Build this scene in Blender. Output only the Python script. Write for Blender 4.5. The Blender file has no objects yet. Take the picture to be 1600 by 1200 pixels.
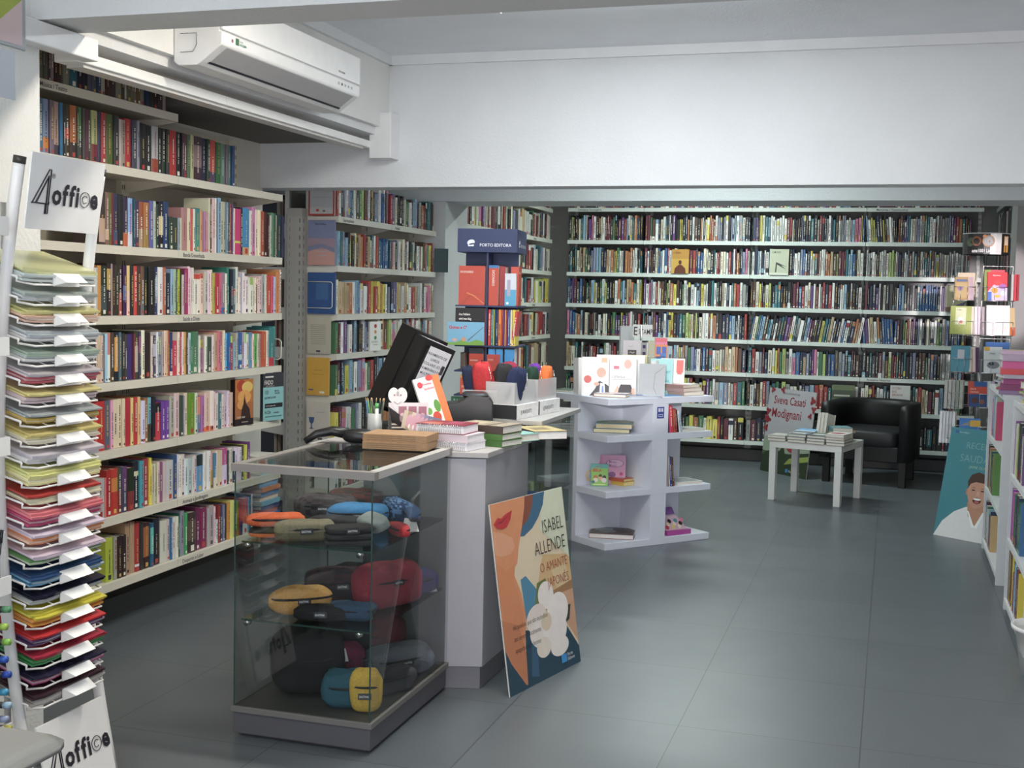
import bpy, math, random
from mathutils import Matrix, Vector
R = math.radians
rnd = random.Random(7)
C = bpy.context.scene.collection
# ---------------------------------------------------------------- camera
sc = bpy.context.scene
cam = bpy.data.objects.new('camera', bpy.data.cameras.new('camera')); C.objects.link(cam)
yaw, pitch, roll = .2993, .07219, .02143
F = Vector((-math.sin(yaw)*math.cos(pitch), math.cos(yaw)*math.cos(pitch), -math.sin(pitch)))
R0 = Vector((math.cos(yaw), math.sin(yaw), 0)); U0 = R0.cross(F)
Rv = R0*math.cos(roll)+U0*math.sin(roll); Uv = U0*math.cos(roll)-R0*math.sin(roll)
cam.matrix_world = Matrix(((Rv.x, Uv.x, -F.x, 0), (Rv.y, Uv.y, -F.y, 0), (Rv.z, Uv.z, -F.z, 1.5), (0, 0, 0, 1)))
cam.data.sensor_width = 36; cam.data.lens = 36*1917.5/1600; cam.data.clip_end = 100
sc.camera = cam
# ---------------------------------------------------------------- world, exposure, daylight
sc.view_settings.view_transform = 'Standard'; sc.view_settings.look = 'None'
sc.view_settings.exposure = 0.0; sc.view_settings.gamma = 1; sc.view_settings.use_curve_mapping = False
w = bpy.data.worlds.new('sky'); sc.world = w; w.use_nodes = True
w.node_tree.nodes['Background'].inputs[0].default_value = (.62, .72, .9, 1)
w.node_tree.nodes['Background'].inputs[1].default_value = .55

def area(name, loc, rot, sx, sy, power, col, spread=180):
    l = bpy.data.lights.new(name, 'AREA'); l.shape = 'RECTANGLE'; l.size = sx; l.size_y = sy
    l.energy = power; l.color = col; l.spread = R(spread)
    o = bpy.data.objects.new(name, l); C.objects.link(o); o.location = loc; o.rotation_euler = rot
    return o
def spot(name, loc, target, power, col, ang, blend, size=.05):
    l = bpy.data.lights.new(name, 'SPOT'); l.energy = power; l.color = col; l.spot_size = R(ang); l.spot_blend = blend; l.shadow_soft_size = size
    o = bpy.data.objects.new(name, l); C.objects.link(o); o.location = loc
    o.rotation_euler = (Vector(target)-Vector(loc)).to_track_quat('-Z', 'Y').to_euler(); return o
# the glazed shop front behind the camera
area('shopfront_daylight', (-.8, -1.4, 1.45), (R(90), 0, 0), 3.4, 2.2, 92, (.76, .88, 1.0))
area('shopfront_low_sun_glow', (1.2, -1.2, 1.0), (R(88), 0, R(8)), 1.4, 1.4, 34, (1.0, .80, .76), 90)
# added narrow spots standing in for sun on the display stand and wire rack
spot('added_sun_patch', (-.35, -.9, 1.95), (-1.45, 7.6, 1.17), 1100, (1.0, .93, .95), 7.0, .35)
spot('added_sun_patch', (.95, -.9, 2.1), (.66, 8.6, 1.60), 3600, (1.0, .88, .92), 4.6, .4)

# ---------------------------------------------------------------- colour and mesh helpers
def lin(h):
    h = h.lstrip('#')
    if len(h) == 3: h = ''.join(c*2 for c in h)
    v = [int(h[i:i+2], 16)/255 for i in (0, 2, 4)]
    v = [(c/12.92 if c <= .04045 else ((c+.055)/1.055)**2.4) for c in v]; g = .3*v[0]+.6*v[1]+.1*v[2]
    return tuple(.88*c+.12*g+.004 for c in v)
MATS = {}
def mat(kind):
    """every material reads the thing's own flat colour from its colour attribute and breaks it up a little with noise"""
    if kind in MATS: return MATS[kind]
    m = bpy.data.materials.new(kind); m.use_nodes = True; nt = m.node_tree; b = nt.nodes['Principled BSDF']
    at = nt.nodes.new('ShaderNodeAttribute'); at.attribute_name = 'Col'
    src = at.outputs['Color']
    P = dict(print=(.45, 0, .03, 30), gloss=(.18, 0, .02, 12), paper=(.8, 0, .05, 60), paint=(.42, 0, .03, 8), wall=(.9, 0, .03, 3), plastic=(.35, 0, .03, 15),
             metal=(.32, 1, .03, 10), fabric=(.9, 0, .18, 160), leather=(.5, 0, .05, 60), card=(.85, 0, .1, 50), laminate=(.5, 0, .03, 10), chrome=(.12, 1, .0, 5), rubber=(.7, 0, .05, 20))
    ro, me, nz, sc_ = P[kind]
    b.inputs['Roughness'].default_value = ro; b.inputs['Metallic'].default_value = me
    n = nt.nodes.new('ShaderNodeTexNoise'); n.inputs['Scale'].default_value = sc_; n.inputs['Detail'].default_value = 3
    tc = nt.nodes.new('ShaderNodeTexCoord'); nt.links.new(tc.outputs['Object'], n.inputs['Vector'])
    mr = nt.nodes.new('ShaderNodeMapRange'); mr.inputs['From Min'].default_value = .3; mr.inputs['From Max'].default_value = .7
    mr.inputs['To Min'].default_value = 1-nz; mr.inputs['To Max'].default_value = 1+nz*.5
    nt.links.new(n.outputs['Fac'], mr.inputs['Value'])
    mx = nt.nodes.new('ShaderNodeVectorMath'); mx.operation = 'SCALE'
    nt.links.new(src, mx.inputs[0]); nt.links.new(mr.outputs[0], mx.inputs['Scale']); nt.links.new(mx.outputs[0], b.inputs['Base Color'])
    if kind in ('wall', 'leather', 'fabric', 'card'):
        bp = nt.nodes.new('ShaderNodeBump'); n2 = nt.nodes.new('ShaderNodeTexNoise')
        n2.inputs['Scale'].default_value = {'wall': 75, 'leather': 200, 'fabric': 300, 'card': 100}[kind]
        bp.inputs['Strength'].default_value = {'wall': .35, 'leather': .15, 'fabric': .3, 'card': .1}[kind]; bp.inputs['Distance'].default_value = .008 if kind == 'wall' else .002
        nt.links.new(tc.outputs['Object'], n2.inputs['Vector']); nt.links.new(n2.outputs['Fac'], bp.inputs['Height']); nt.links.new(bp.outputs[0], b.inputs['Normal'])
    MATS[kind] = m; return m
def glass(name='glass', tint=(.86, .93, .9), refl=1.0):
    if name in MATS: return MATS[name]
    m = bpy.data.materials.new(name); m.use_nodes = True; nt = m.node_tree; nt.nodes.clear()
    o = nt.nodes.new('ShaderNodeOutputMaterial'); mix = nt.nodes.new('ShaderNodeMixShader'); t = nt.nodes.new('ShaderNodeBsdfTransparent'); g = nt.nodes.new('ShaderNodeBsdfGlossy')
    fr = nt.nodes.new('ShaderNodeFresnel'); fr.inputs['IOR'].default_value = 1.5
    t.inputs[0].default_value = (*tint, 1); g.inputs['Roughness'].default_value = .01; g.inputs['Color'].default_value = (refl, refl, refl, 1)
    ge = nt.nodes.new('ShaderNodeNewGeometry'); io = nt.nodes.new('ShaderNodeMapRange'); io.inputs['To Min'].default_value = 1.5; io.inputs['To Max'].default_value = 1/1.5
    nt.links.new(ge.outputs['Backfacing'], io.inputs['Value']); nt.links.new(io.outputs[0], fr.inputs['IOR'])     # the same reflectance on both faces of a pane
    nt.links.new(fr.outputs[0], mix.inputs[0]); nt.links.new(t.outputs[0], mix.inputs[1]); nt.links.new(g.outputs[0], mix.inputs[2]); nt.links.new(mix.outputs[0], o.inputs[0])
    MATS[name] = m; return m
def frosted():
    if 'frosted' in MATS: return MATS['frosted']
    m = bpy.data.materials.new('frosted_plastic'); m.use_nodes = True; nt = m.node_tree; b = nt.nodes['Principled BSDF']
    b.inputs['Base Color'].default_value = (.75, .76, .78, 1); b.inputs['Roughness'].default_value = .4; b.inputs['Alpha'].default_value = .55
    MATS['frosted'] = m; return m

TXT = {}
def text_geo(s, size, align, bold):
    k = (s, align, bold)
    if k not in TXT:
        cu = bpy.data.curves.new('t', 'FONT'); cu.body = s; cu.size = 1; cu.align_x = align; cu.offset = bold; cu.resolution_u = 2
        ob = bpy.data.objects.new('t', cu); C.objects.link(ob); dg = bpy.context.evaluated_depsgraph_get()
        me = bpy.data.meshes.new_from_object(ob.evaluated_get(dg)); TXT[k] = ([v.co.copy() for v in me.vertices], [list(p.vertices) for p in me.polygons])
        bpy.data.objects.remove(ob); bpy.data.curves.remove(cu); bpy.data.meshes.remove(me)
    return TXT[k]
FRONT = Matrix.Rotation(R(90), 4, 'X')       # flat artwork (x right, y up) turned to face local -y
class MB:
    def __init__(s): s.v = []; s.f = []; s.c = []; s.m = []; s.X = Matrix.Identity(4); s.sm = []
    def add(s, pts, faces, col, mi=0, smooth=False, X=None):
        M = s.X if X is None else s.X @ X
        k = len(s.v); s.v += [M @ Vector(p) for p in pts]
        if isinstance(col, str): col = lin(col)
        for f in faces: s.f.append([k+i for i in f]); s.c.append(col); s.m.append(mi); s.sm.append(smooth)
        return s
    def box(s, x0, y0, z0, x1, y1, z1, col, mi=0, X=None):
        return s.add([(x0, y0, z0), (x1, y0, z0), (x1, y1, z0), (x0, y1, z0), (x0, y0, z1), (x1, y0, z1), (x1, y1, z1), (x0, y1, z1)],
                     [(0, 3, 2, 1), (4, 5, 6, 7), (0, 1, 5, 4), (1, 2, 6, 5), (2, 3, 7, 6), (3, 0, 4, 7)], col, mi, X=X)
    def rbox(s, x0, y0, z0, x1, y1, z1, r, col, mi=0, X=None):      # box with chamfered vertical edges and a rounded top
        pts = [(x0+r, y0), (x1-r, y0), (x1-r*.3, y0+r*.3), (x1, y0+r), (x1, y1-r), (x1-r*.3, y1-r*.3), (x1-r, y1), (x0+r, y1), (x0+r*.3, y1-r*.3), (x0, y1-r), (x0, y0+r), (x0+r*.3, y0+r*.3)]
        cx, cy = (x0+x1)/2, (y0+y1)/2; n = len(pts); V = []; Fc = []
        rings = [(z0, 1-.5*r/max(x1-x0, .001)), (z0+r*.5, 1), (z1-r*.7, 1), (z1-r*.2, 1-.35*r/max(x1-x0, .001)), (z1, 1-1.2*r/max(x1-x0, .001))]
        for z, k in rings: V += [(cx+(a-cx)*k, cy+(b-cy)*k, z) for a, b in pts]
        for q in range(len(rings)-1):
            for i in range(n): Fc.append((q*n+i, q*n+(i+1) % n, (q+1)*n+(i+1) % n, (q+1)*n+i))
        Fc.append(tuple(range(n))[::-1]); Fc.append(tuple((len(rings)-1)*n+i for i in range(n)))
        return s.add(V, Fc, col, mi, True, X)
    def poly(s, pts, col, z=0, mi=0, X=None):
        return s.add([(a, b, z) for a, b in pts], [tuple(range(len(pts)))], col, mi, X=X)
    def disc(s, cx, cy, rx, col, z=0, ry=None, n=20, rot=0, mi=0, X=None):
        ry = ry or rx; c, q = math.cos(rot), math.sin(rot)
        return s.poly([(cx+rx*math.cos(a)*c-ry*math.sin(a)*q, cy+rx*math.cos(a)*q+ry*math.sin(a)*c) for a in [2*math.pi*i/n for i in range(n)]], col, z, mi, X)
    def rect(s, x0, y0, x1, y1, col, z=0, mi=0, X=None): return s.poly([(x0, y0), (x1, y0), (x1, y1), (x0, y1)], col, z, mi, X)
    def text(s, t, x, y, size, col, z=0, sx=1, align='LEFT', bold=0, rot=0, mi=0, X=None):
        V, Fc = text_geo(t, size, align, bold); c, q = math.cos(rot), math.sin(rot)
        return s.add([(x+(v.x*sx*c-v.y*q)*size, y+(v.x*sx*q+v.y*c)*size, z) for v in V], Fc, col, mi, X=X)
    def tube(s, pts, r, col, n=8, mi=0, closed=False, r1=None, X=None):
        P = [Vector(p) for p in pts]; V = []; Fc = []; L = len(P); u = None
        for i, p in enumerate(P):
            a = P[(i-1) % L] if (closed or i) else p; b = P[(i+1) % L] if (closed or i < L-1) else p
            d = (b-a).normalized()
            if u is None: u = d.orthogonal().normalized()
            else: u = (u-d*u.dot(d)).normalized()
            w_ = d.cross(u); rr = r if r1 is None else r+(r1-r)*i/(L-1)
            V += [p+(u*math.cos(t)+w_*math.sin(t))*rr for t in [2*math.pi*k/n for k in range(n)]]
        for i in range(L if closed else L-1):
            j = (i+1) % L
            for k in range(n): Fc.append((i*n+k, i*n+(k+1) % n, j*n+(k+1) % n, j*n+k))
        if not closed: Fc.append(tuple(range(n))[::-1]); Fc.append(tuple((L-1)*n+k for k in range(n)))
        return s.add(V, Fc, col, mi, True, X)
    def prism(s, pts, z0, z1, col, mi=0, X=None):
        n = len(pts)
        return s.add([(a, b, z0) for a, b in pts]+[(a, b, z1) for a, b in pts], [tuple(range(n))[::-1], tuple(range(n, 2*n))]+[(i, (i+1) % n, n+(i+1) % n, n+i) for i in range(n)], col, mi, X=X)
    def blob(s, c, r, col, e=2.6, nu=20, nv=12, mi=0, lump=0, seed=0, X=None, squash=0):     # superellipsoid with soft lumps: pouches, cushions
        V = []; Fc = []; q = random.Random(seed); ph = [q.uniform(0, 6.28) for _ in range(4)]
        sg = lambda t, p: math.copysign(abs(t)**p, t)
        for j in range(nv+1):
            a = -math.pi/2+math.pi*j/nv
            for i in range(nu):
                b = 2*math.pi*i/nu; k = 1+lump*(math.sin(3*b+ph[0]+a*2)+.6*math.sin(5*b+ph[1])*math.cos(3*a+ph[2])+.5*math.sin(7*a+ph[3]+2*b))
                V.append((c[0]+r[0]*sg(math.cos(a), 2/e)*sg(math.cos(b), 2/e)*k, c[1]+r[1]*sg(math.cos(a), 2/e)*sg(math.sin(b), 2/e)*k, c[2]+r[2]*sg(math.sin(a), 2/e)*(k if a > 0 else 1)))
        for j in range(nv):
            for i in range(nu): Fc.append((j*nu+i, j*nu+(i+1) % nu, (j+1)*nu+(i+1) % nu, (j+1)*nu+i))
        return s.add(V, Fc, col, mi, True, X)
    def build(s, name, mats, parent=None, loc=None, rot=None, bevel=0):
        if isinstance(mats, (str, bpy.types.Material)): mats = [mats]
        me = bpy.data.meshes.new(name); me.from_pydata([tuple(v) for v in s.v], [], s.f)
        ca = me.color_attributes.new('Col', 'FLOAT_COLOR', 'CORNER'); buf = []
        for p, c in zip(me.polygons, s.c): buf += [*c[:3], 1]*len(p.vertices)
        ca.data.foreach_set('color', buf)
        me.polygons.foreach_set('material_index', s.m); me.polygons.foreach_set('use_smooth', s.sm)
        for m in mats: me.materials.append(mat(m) if isinstance(m, str) else m)
        me.update(); o = bpy.data.objects.new(name, me); C.objects.link(o)
        if parent: o.parent = parent
        if loc is not None: o.location = loc
        if rot is not None: o.rotation_euler = rot if isinstance(rot, tuple) else (0, 0, rot)
        if bevel:
            b = o.modifiers.new('b', 'BEVEL'); b.width = bevel; b.segments = 2; b.limit_method = 'ANGLE'
        return o
def tag(o, label=None, cat=None, group=None, kind=None):
    if label:
        while len(label.replace('/', ' ').split()) > 16 and ' the ' in label: i = label.rindex(' the '); label = label[:i]+label[i+4:]
        o['label'] = label
    if cat: o['category'] = cat
    if group: o['group'] = group
    if kind: o['kind'] = kind
    return o
def empty(name, label, cat, loc=(0, 0, 0), rot=0, group=None):
    o = bpy.data.objects.new(name, None); o.empty_display_size = .05; C.objects.link(o); o.location = loc
    o.rotation_euler = rot if isinstance(rot, tuple) else (0, 0, rot)
    return tag(o, label, cat, group)
def struct(name, mb, m, bevel=0): return tag(mb.build(name, m, bevel=bevel), kind='structure')
def box1(*a): return MB().box(*a)

# ---------------------------------------------------------------- the room
WHITE = 'e9e9e6'
fl = bpy.data.materials.new('floor_tiles'); fl.use_nodes = True; nt = fl.node_tree; b = nt.nodes['Principled BSDF']
tc = nt.nodes.new('ShaderNodeTexCoord'); mp = nt.nodes.new('ShaderNodeMapping'); br = nt.nodes.new('ShaderNodeTexBrick')
mp.inputs['Location'].default_value = (.662, -4.22, 0)
br.offset = 0; br.squash = 1; br.inputs['Scale'].default_value = 1; br.inputs['Brick Width'].default_value = .618; br.inputs['Row Height'].default_value = .69
br.inputs['Mortar Size'].default_value = .0022; br.inputs['Mortar Smooth'].default_value = .2; br.inputs['Bias'].default_value = 0
br.inputs['Color1'].default_value = (*lin('60686e'), 1); br.inputs['Color2'].default_value = (*lin('646c72'), 1); br.inputs['Mortar'].default_value = (*lin('45484a'), 1)
nz = nt.nodes.new('ShaderNodeTexNoise'); nz.inputs['Scale'].default_value = 180; nz.inputs['Detail'].default_value = 4
mx = nt.nodes.new('ShaderNodeMixRGB'); mx.blend_type = 'MULTIPLY'; mx.inputs[0].default_value = .25
nt.links.new(tc.outputs['Object'], mp.inputs[0]); nt.links.new(mp.outputs[0], br.inputs['Vector']); nt.links.new(tc.outputs['Object'], nz.inputs['Vector'])
nt.links.new(br.outputs['Color'], mx.inputs[1]); nt.links.new(nz.outputs['Fac'], mx.inputs[2]); nt.links.new(mx.outputs[0], b.inputs['Base Color'])
n3 = nt.nodes.new('ShaderNodeTexNoise'); n3.inputs['Scale'].default_value = 3
mr = nt.nodes.new('ShaderNodeMapRange'); mr.inputs['To Min'].default_value = .30; mr.inputs['To Max'].default_value = .42
nt.links.new(tc.outputs['Object'], n3.inputs['Vector']); nt.links.new(n3.outputs['Fac'], mr.inputs[0]); nt.links.new(mr.outputs[0], b.inputs['Roughness'])
struct('floor', box1(-6, -1.5, -.1, 3.2, 12, 0, '808080'), fl)
struct('ceiling', box1(-6, -1.5, 2.79, 3.2, 12, 2.9, 'eff3f8'), 'wall')
struct('wall_back', box1(-6, 11.80, 0, 3.2, 12, 2.79, 'b9b9b4'), 'wall')
struct('wall_left', box1(-3.6, -1.5, 0, -3.48, 6.35, 2.79, 'e2ddd0'), 'wall')
struct('wall_left_recess', box1(-5.2, 6.35, 0, -5.08, 8.55, 2.79, '8a8680'), 'wall')
struct('wall_left_rear', box1(-3.62, 8.9, 0, -3.48, 11.8, 2.79, 'c9c7c0'), 'wall')
struct('wall_right', box1(1.13, -1.5, 0, 1.28, 11.8, 2.79, 'c8c6c4'), 'wall')
struct('wall_pillar_rear', MB().box(-5.2, 8.42, 0, -3.13, 8.9, 2.79, 'd6d6d6'), 'wall')
struct('wall_pillar_front', MB().box(-3.48, 2.75, 0, -2.69, 3.42, 2.79, WHITE), 'wall')
struct('wall_pillar_right', MB().box(.80, 9.25, 0, 1.13, 9.68, 2.79, 'a9a5a4'), 'wall')
struct('trim_beam_near', MB().box(-3.48, 3.38, 2.35, 1.13, 3.59, 2.79, 'd2d3d2'), 'wall')
struct('trim_beam_cross', MB().box(-5.2, 6.32, 2.08, 1.13, 6.50, 2.79, 'e3e6e8'), 'wall')
struct('trim_beam_rear', MB().box(-5.2, 8.412, 2.168, 1.13, 8.908, 2.79, 'd9dcdf'), 'wall')
struct('trim_beam_side', MB().box(-3.0, 3.4, 2.395, -2.69, 6.32, 2.79, WHITE).box(-3.0, 3.4, 2.352, -2.72, 6.27, 2.395, 'e4e4e4'), 'wall')
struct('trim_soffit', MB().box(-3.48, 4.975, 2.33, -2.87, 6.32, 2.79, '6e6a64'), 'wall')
struct('trim_cornice', MB().box(-2.69, 6.298, 2.738, 1.13, 6.32, 2.79, 'e6e8ea').box(-2.69, 3.59, 2.738, -2.668, 6.32, 2.79, 'e6e8ea'), 'paint')
struct('baseboard_back', box1(-3.4, 11.785, 0, 1.5, 11.8, .08, '8a8a88'), 'paint')
struct('baseboard_left', box1(-3.48, 3.42, 0, -3.465, 6.3, .08, '9a9a98'), 'paint')

def cable_box(name, label, x0, y0, z0, x1, y1, z1, col='e8e8e8'):
    e = empty(name, label, 'cable box', ((x0+x1)/2, (y0+y1)/2, z0))
    MB().box(-(x1-x0)/2, -(y1-y0)/2, 0, (x1-x0)/2, (y1-y0)/2, (z1-z0), col).build('cover', 'plastic', e, bevel=.004); return e
cable_box('cable_trunking_box', 'white plastic cable box across the top of the left pillar', -2.69, 3.02, 2.265, -2.63, 3.65, 2.34)
cable_box('cable_trunking_box', 'white upright cable box on the cross beam beside the air conditioner', -2.755, 6.20, 2.225, -2.627, 6.32, 2.47)
# long batten under the side beam
e = empty('ceiling_batten', 'long white strip batten under the side beam above the top shelf', 'light batten', (-2.80, 3.7, 2.270))
MB().box(-.05, 0, .012, .05, 1.0, .05, 'efefec').build('housing', 'paint', e, bevel=.003); MB().box(-.05, 1.004, .012, .05, 2.53, .05, 'efefec').build('housing', 'paint', e, bevel=.003)
MB().box(-.035, .05, 0, .035, 2.45, .012, 'cfcdc8').build('diffuser', 'plastic', e)
# ceiling lamps
def emis(name, col, st):
    m = bpy.data.materials.new(name); m.use_nodes = True; nt = m.node_tree; nt.nodes.clear(); o = nt.nodes.new('ShaderNodeOutputMaterial'); e_ = nt.nodes.new('ShaderNodeEmission')
    e_.inputs[0].default_value = (*col, 1); e_.inputs[1].default_value = st; nt.links.new(e_.outputs[0], o.inputs[0]); return m
TUBE = emis('lit_tube', (.88, .97, 1.0), 18)
def ceiling_lamp(label, x, y, L, power, z=2.79, col=(.86, 1.0, .95)):
    e = empty('ceiling_lamp', label, 'ceiling lamp', (x, y, z))
    MB().box(-L/2, -.07, -.025, L/2, .07, 0, 'f2f2f0').box(-L/2, -.07, -.06, -L/2+.02, .07, -.025, 'f2f2f0').box(L/2-.02, -.07, -.06, L/2, .07, -.025, 'f2f2f0').build('housing', 'paint', e)
    MB().tube([(-L/2+.03, 0, -.045), (L/2-.03, 0, -.045)], .018, 'ffffff').build('tube', TUBE, e)
    a = area('ceiling_lamp_light', (x, y, z-.075), (0, 0, 0), L*.9, .1, power, col); return e
ceiling_lamp('lit fluorescent ceiling lamp between the near beam and the cross beam', -1.09, 5.15, 1.25, 19, col=(.88, .96, 1.0))
ceiling_lamp('lit warm fluorescent ceiling lamp hidden behind the near beam', -1.35, 3.95, 1.25, 36, col=(1.0, .90, .76))
ceiling_lamp('lit fluorescent ceiling lamp over the counter end', -2.0, 1.3, 1.25, 20, col=(1.0, .88, .70))
ceiling_lamp('lit fluorescent ceiling lamp behind the cross beam', -1.2, 7.45, 1.25, 22)
ceiling_lamp('lit fluorescent ceiling lamp in front of the rear bookshelves', -1.5, 10.2, 1.25, 48)

# air conditioner on the side beam
e = empty('air_conditioner', 'white wall air conditioner on the side beam above the shelves', 'air conditioner', (-2.688, 4.2, 2.355))
prof = [(0, .015), (.02, 0), (.10, .0), (.12, .012), (.205, .072), (.21, .08), (.21, .122), (.20, .124), (.20, .235), (.185, .265), (.03, .27), (0, .27)]
mb = MB(); n = len(prof); L = 1.26
mb.add([(x, 0, z) for x, z in prof]+[(x, L, z) for x, z in prof], [tuple(range(n)), tuple(range(n, 2*n))[::-1]]+[(i, n+i, n+(i+1) % n, (i+1) % n) for i in range(n)], 'e8e8e8')
mb.build('body', 'plastic', e, bevel=.004)
MB().box(.2005, .0, .130, .2125, L, .255, 'efefef').build('front_panel', 'plastic', e, bevel=.003)
MB().add([(.131, .05, .0185), (.2015, .05, .0685), (.2015, L-.05, .0685), (.131, L-.05, .0185)], [(0, 1, 2, 3)], 'b0aeb0').add([(.122, .04, .012), (.131, .045, .018), (.131, L-.045, .018), (.122, L-.04, .012)], [(0, 1, 2, 3)], '2a2430').build('air_flap', 'plastic', e)
Xp = Matrix(((0, 0, 1, .2112), (1, 0, 0, 0), (0, 1, 0, 0), (0, 0, 0, 1)))
m2 = MB(); m2.X = Xp
m2.rect(.10, .090, .125, .116, '2d6b3a').text('energy', .13, .106, .009, '2d6b3a', bold=.01).text('SEKCLIMA', .13, .092, .012, '3a8a6a', bold=.02).disc(.075, .10, .007, '8a4a60')
m2.build('front_sticker', 'print', e); m2 = MB(); m2.X = Xp; m2.text('PRO PLASMA', L-.24, .150, .012, '444444', .0025, bold=.01); m2.build('front_lettering', 'print', e)
for i in range(5): q = MB(); q.X = Xp; q.rect(L-.24+i*.035, .095, L-.226+i*.035, .106, '333333' if i == 1 else 'a8a8a8'); q.build('indicator_light', 'print', e)
m3 = MB(); m3.tube([(.03, -.002, .05), (.085, -.002, .05), (.10, -.002, .075), (.10, -.002, .12), (.03, -.002, .12)], .0012, '555555', 4).build('pipe_cutout', 'plastic', e)
# ---------------------------------------------------------------- bookshelves
def frame(x0, y0, rz): return Matrix.Translation((x0, y0, 0)) @ Matrix.Rotation(R(rz), 4, 'Z')
def shelving(label, x0, y0, rz, L, depth, zs, top, signs={}, group='steel bookshelf bays', col='e6dfcc', back='d6cdb8', base=True, left_end=False, right_end=False):
    """one bay: local x along the bay, local -y is the front"""
    e = empty('bookshelf', label, 'bookshelf', (x0, y0, 0), R(rz), group)
    MB().box(0, depth, .02, L, depth+.012, top, back).build('back_panel', 'paint', e)
    for x in (0, L-.03):
        m = MB().box(x, depth-.03, 0, x+.03, depth, top, col)
        z = .1
        while z < top-.03: m.box(x+.004, depth-.0312, z, x+.009, depth-.03, z+.022, '6a675f'); m.box(x+.019, depth-.0312, z, x+.024, depth-.03, z+.022, '6a675f'); z += .05
        m.build('upright', 'paint', e)
    for i, z in enumerate(zs):
        m = MB().box(.0015, 0, z-.036, L-.0015, .012, z, col).box(.0015, .012, z-.022, L-.0015, depth-.03, z-.001, col)
        s = m.build('shelf_board', 'paint', e)
        if i in signs:
            tx, sx_ = signs[i]; q = MB(); q.X = FRONT; q.text(tx, sx_, z-.028, .026, '3a3a44', z=.0006, bold=.012); q.build('shelf_sign', 'print', s)
        for x in (.001, L-.003):
            g = MB().add([(x, .01, z-.036), (x, depth-.03, z-.075), (x, depth-.03, z-.005), (x, .01, z-.005), (x+.002, .01, z-.036), (x+.002, depth-.03, z-.075), (x+.002, depth-.03, z-.005), (x+.002, .01, z-.005)],
                         [(0, 3, 2, 1), (4, 5, 6, 7), (0, 1, 5, 4), (1, 2, 6, 5), (2, 3, 7, 6), (3, 0, 4, 7)], col); g.build('bracket', 'paint', s)
    if base: MB().box(0, .16, 0, L, depth, .10, '4a4a48').build('plinth', 'paint', e)
    return e

def hexjit(c, j=.06):
    l = lin(c); k = 1+rnd.uniform(-j, j); return tuple(max(0, min(1, a*k)) for a in l)
def lum(c): return .3*c[0]+.6*c[1]+.1*c[2]
def book_geo(mb, w, h, d, col, bands=(), X=None, detail=2, pages='d8d0bc', marks=True, q=rnd):
    """book standing up: spine faces -y at y=0, thickness along x, X places it"""
    c = lin(col) if isinstance(col, str) else col; t = min(.0018, w*.15)
    zs = [(0, h, c)]
    for (a, b_, bc) in bands: 
        out = []
        for z0, z1, cc in zs:
            A, B_ = a*h, b_*h
            if B_ <= z0 or A >= z1: out.append((z0, z1, cc)); continue
            if A > z0: out.append((z0, A, cc))
            out.append((max(A, z0), min(B_, z1), lin(bc)))
            if B_ < z1: out.append((B_, z1, cc))
        zs = out
    g = .0005
    for z0, z1, cc in zs:      # slightly rounded spine in bands
        if detail > 1: mb.add([(g, .003, z0), (w*.22, 0, z0), (w*.78, 0, z0), (w-g, .003, z0), (g, .003, z1), (w*.22, 0, z1), (w*.78, 0, z1), (w-g, .003, z1)], [(0, 1, 5, 4), (1, 2, 6, 5), (2, 3, 7, 6)], cc, X=X)
        else: mb.add([(g, .001, z0), (w-g, .001, z0), (g, .001, z1), (w-g, .001, z1)], [(0, 1, 3, 2)], cc, X=X)
    y0 = .003 if detail > 1 else .001
    mb.box(g, y0, 0, g+t, d, h, c, X=X).box(w-g-t, y0, 0, w-g, d, h, c, X=X)
    mb.box(g+t, y0+.0015, .002, w-g-t, d-.002, h-.0035, pages, X=X)
    if marks and w > .008:
        mc = lin('f0ecdc') if lum(c) < .3 else (lin('30303a') if q.random() < .7 else lin('a03030'))
        if lum(c) < .3 and q.random() < .25: mc = lin('d8b45a')
        L_ = q.uniform(.35, .7)*h; z = h*q.uniform(.18, .3); z1 = min(z+L_, h*.93); cw = min(w*.36, .009)*q.uniform(.7, 1); off = w*.5-cw*.5
        if q.random() < .85:
            while z < z1:
                s_ = cw*q.uniform(.35, .8); mb.add([(off, -.0004, z), (off+cw*q.uniform(.7, 1), -.0004, z), (off+cw, -.0004, z+s_), (off, -.0004, z+s_)], [(0, 1, 2, 3)], mc, X=X)
                z += s_+cw*(.28 if q.random() < .82 else 1.0)
        if q.random() < .6: mb.add([(w*.3, -.0004, h*.035), (w*.7, -.0004, h*.035), (w*.7, -.0004, h*.035+w*.4), (w*.3, -.0004, h*.035+w*.4)], [(0, 1, 2, 3)], mc if q.random() < .6 else lin('c04030'), X=X)

NAMED = [('black', '151318'), ('charcoal', '3a3a3c'), ('grey', '8a8a8a'), ('pale grey', 'b8b8b6'), ('white', 'eeeeea'), ('cream', 'eee0c0'), ('beige', 'cbb896'), ('tan', 'c49a6c'), ('brown', '6e4630'), ('dark brown', '3c2620'),
         ('maroon', '6a2434'), ('dark red', '8c2a2a'), ('red', 'c83030'), ('salmon', 'd88070'), ('pink', 'dca0b0'), ('hot pink', 'd83a78'), ('orange', 'dc8a3c'), ('rust', 'a8502c'), ('mustard', 'b8923a'), ('yellow', 'e4d440'),
         ('olive', '6c6c30'), ('lime green', 'a4cc4c'), ('green', '4a9a50'), ('dark green', '26502f'), ('pale green', 'aaccaa'), ('teal', '2c7c84'), ('turquoise', '58b8b4'), ('pale blue', 'a6c8e0'), ('sky blue', '4aa0d8'), ('blue', '3060a8'),
         ('navy', '242c50'), ('slate blue', '5c6c88'), ('purple', '6a449a'), ('dark purple', '40284c'), ('lilac', 'b098c0'), ('mauve', '8c6a80')]
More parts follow.
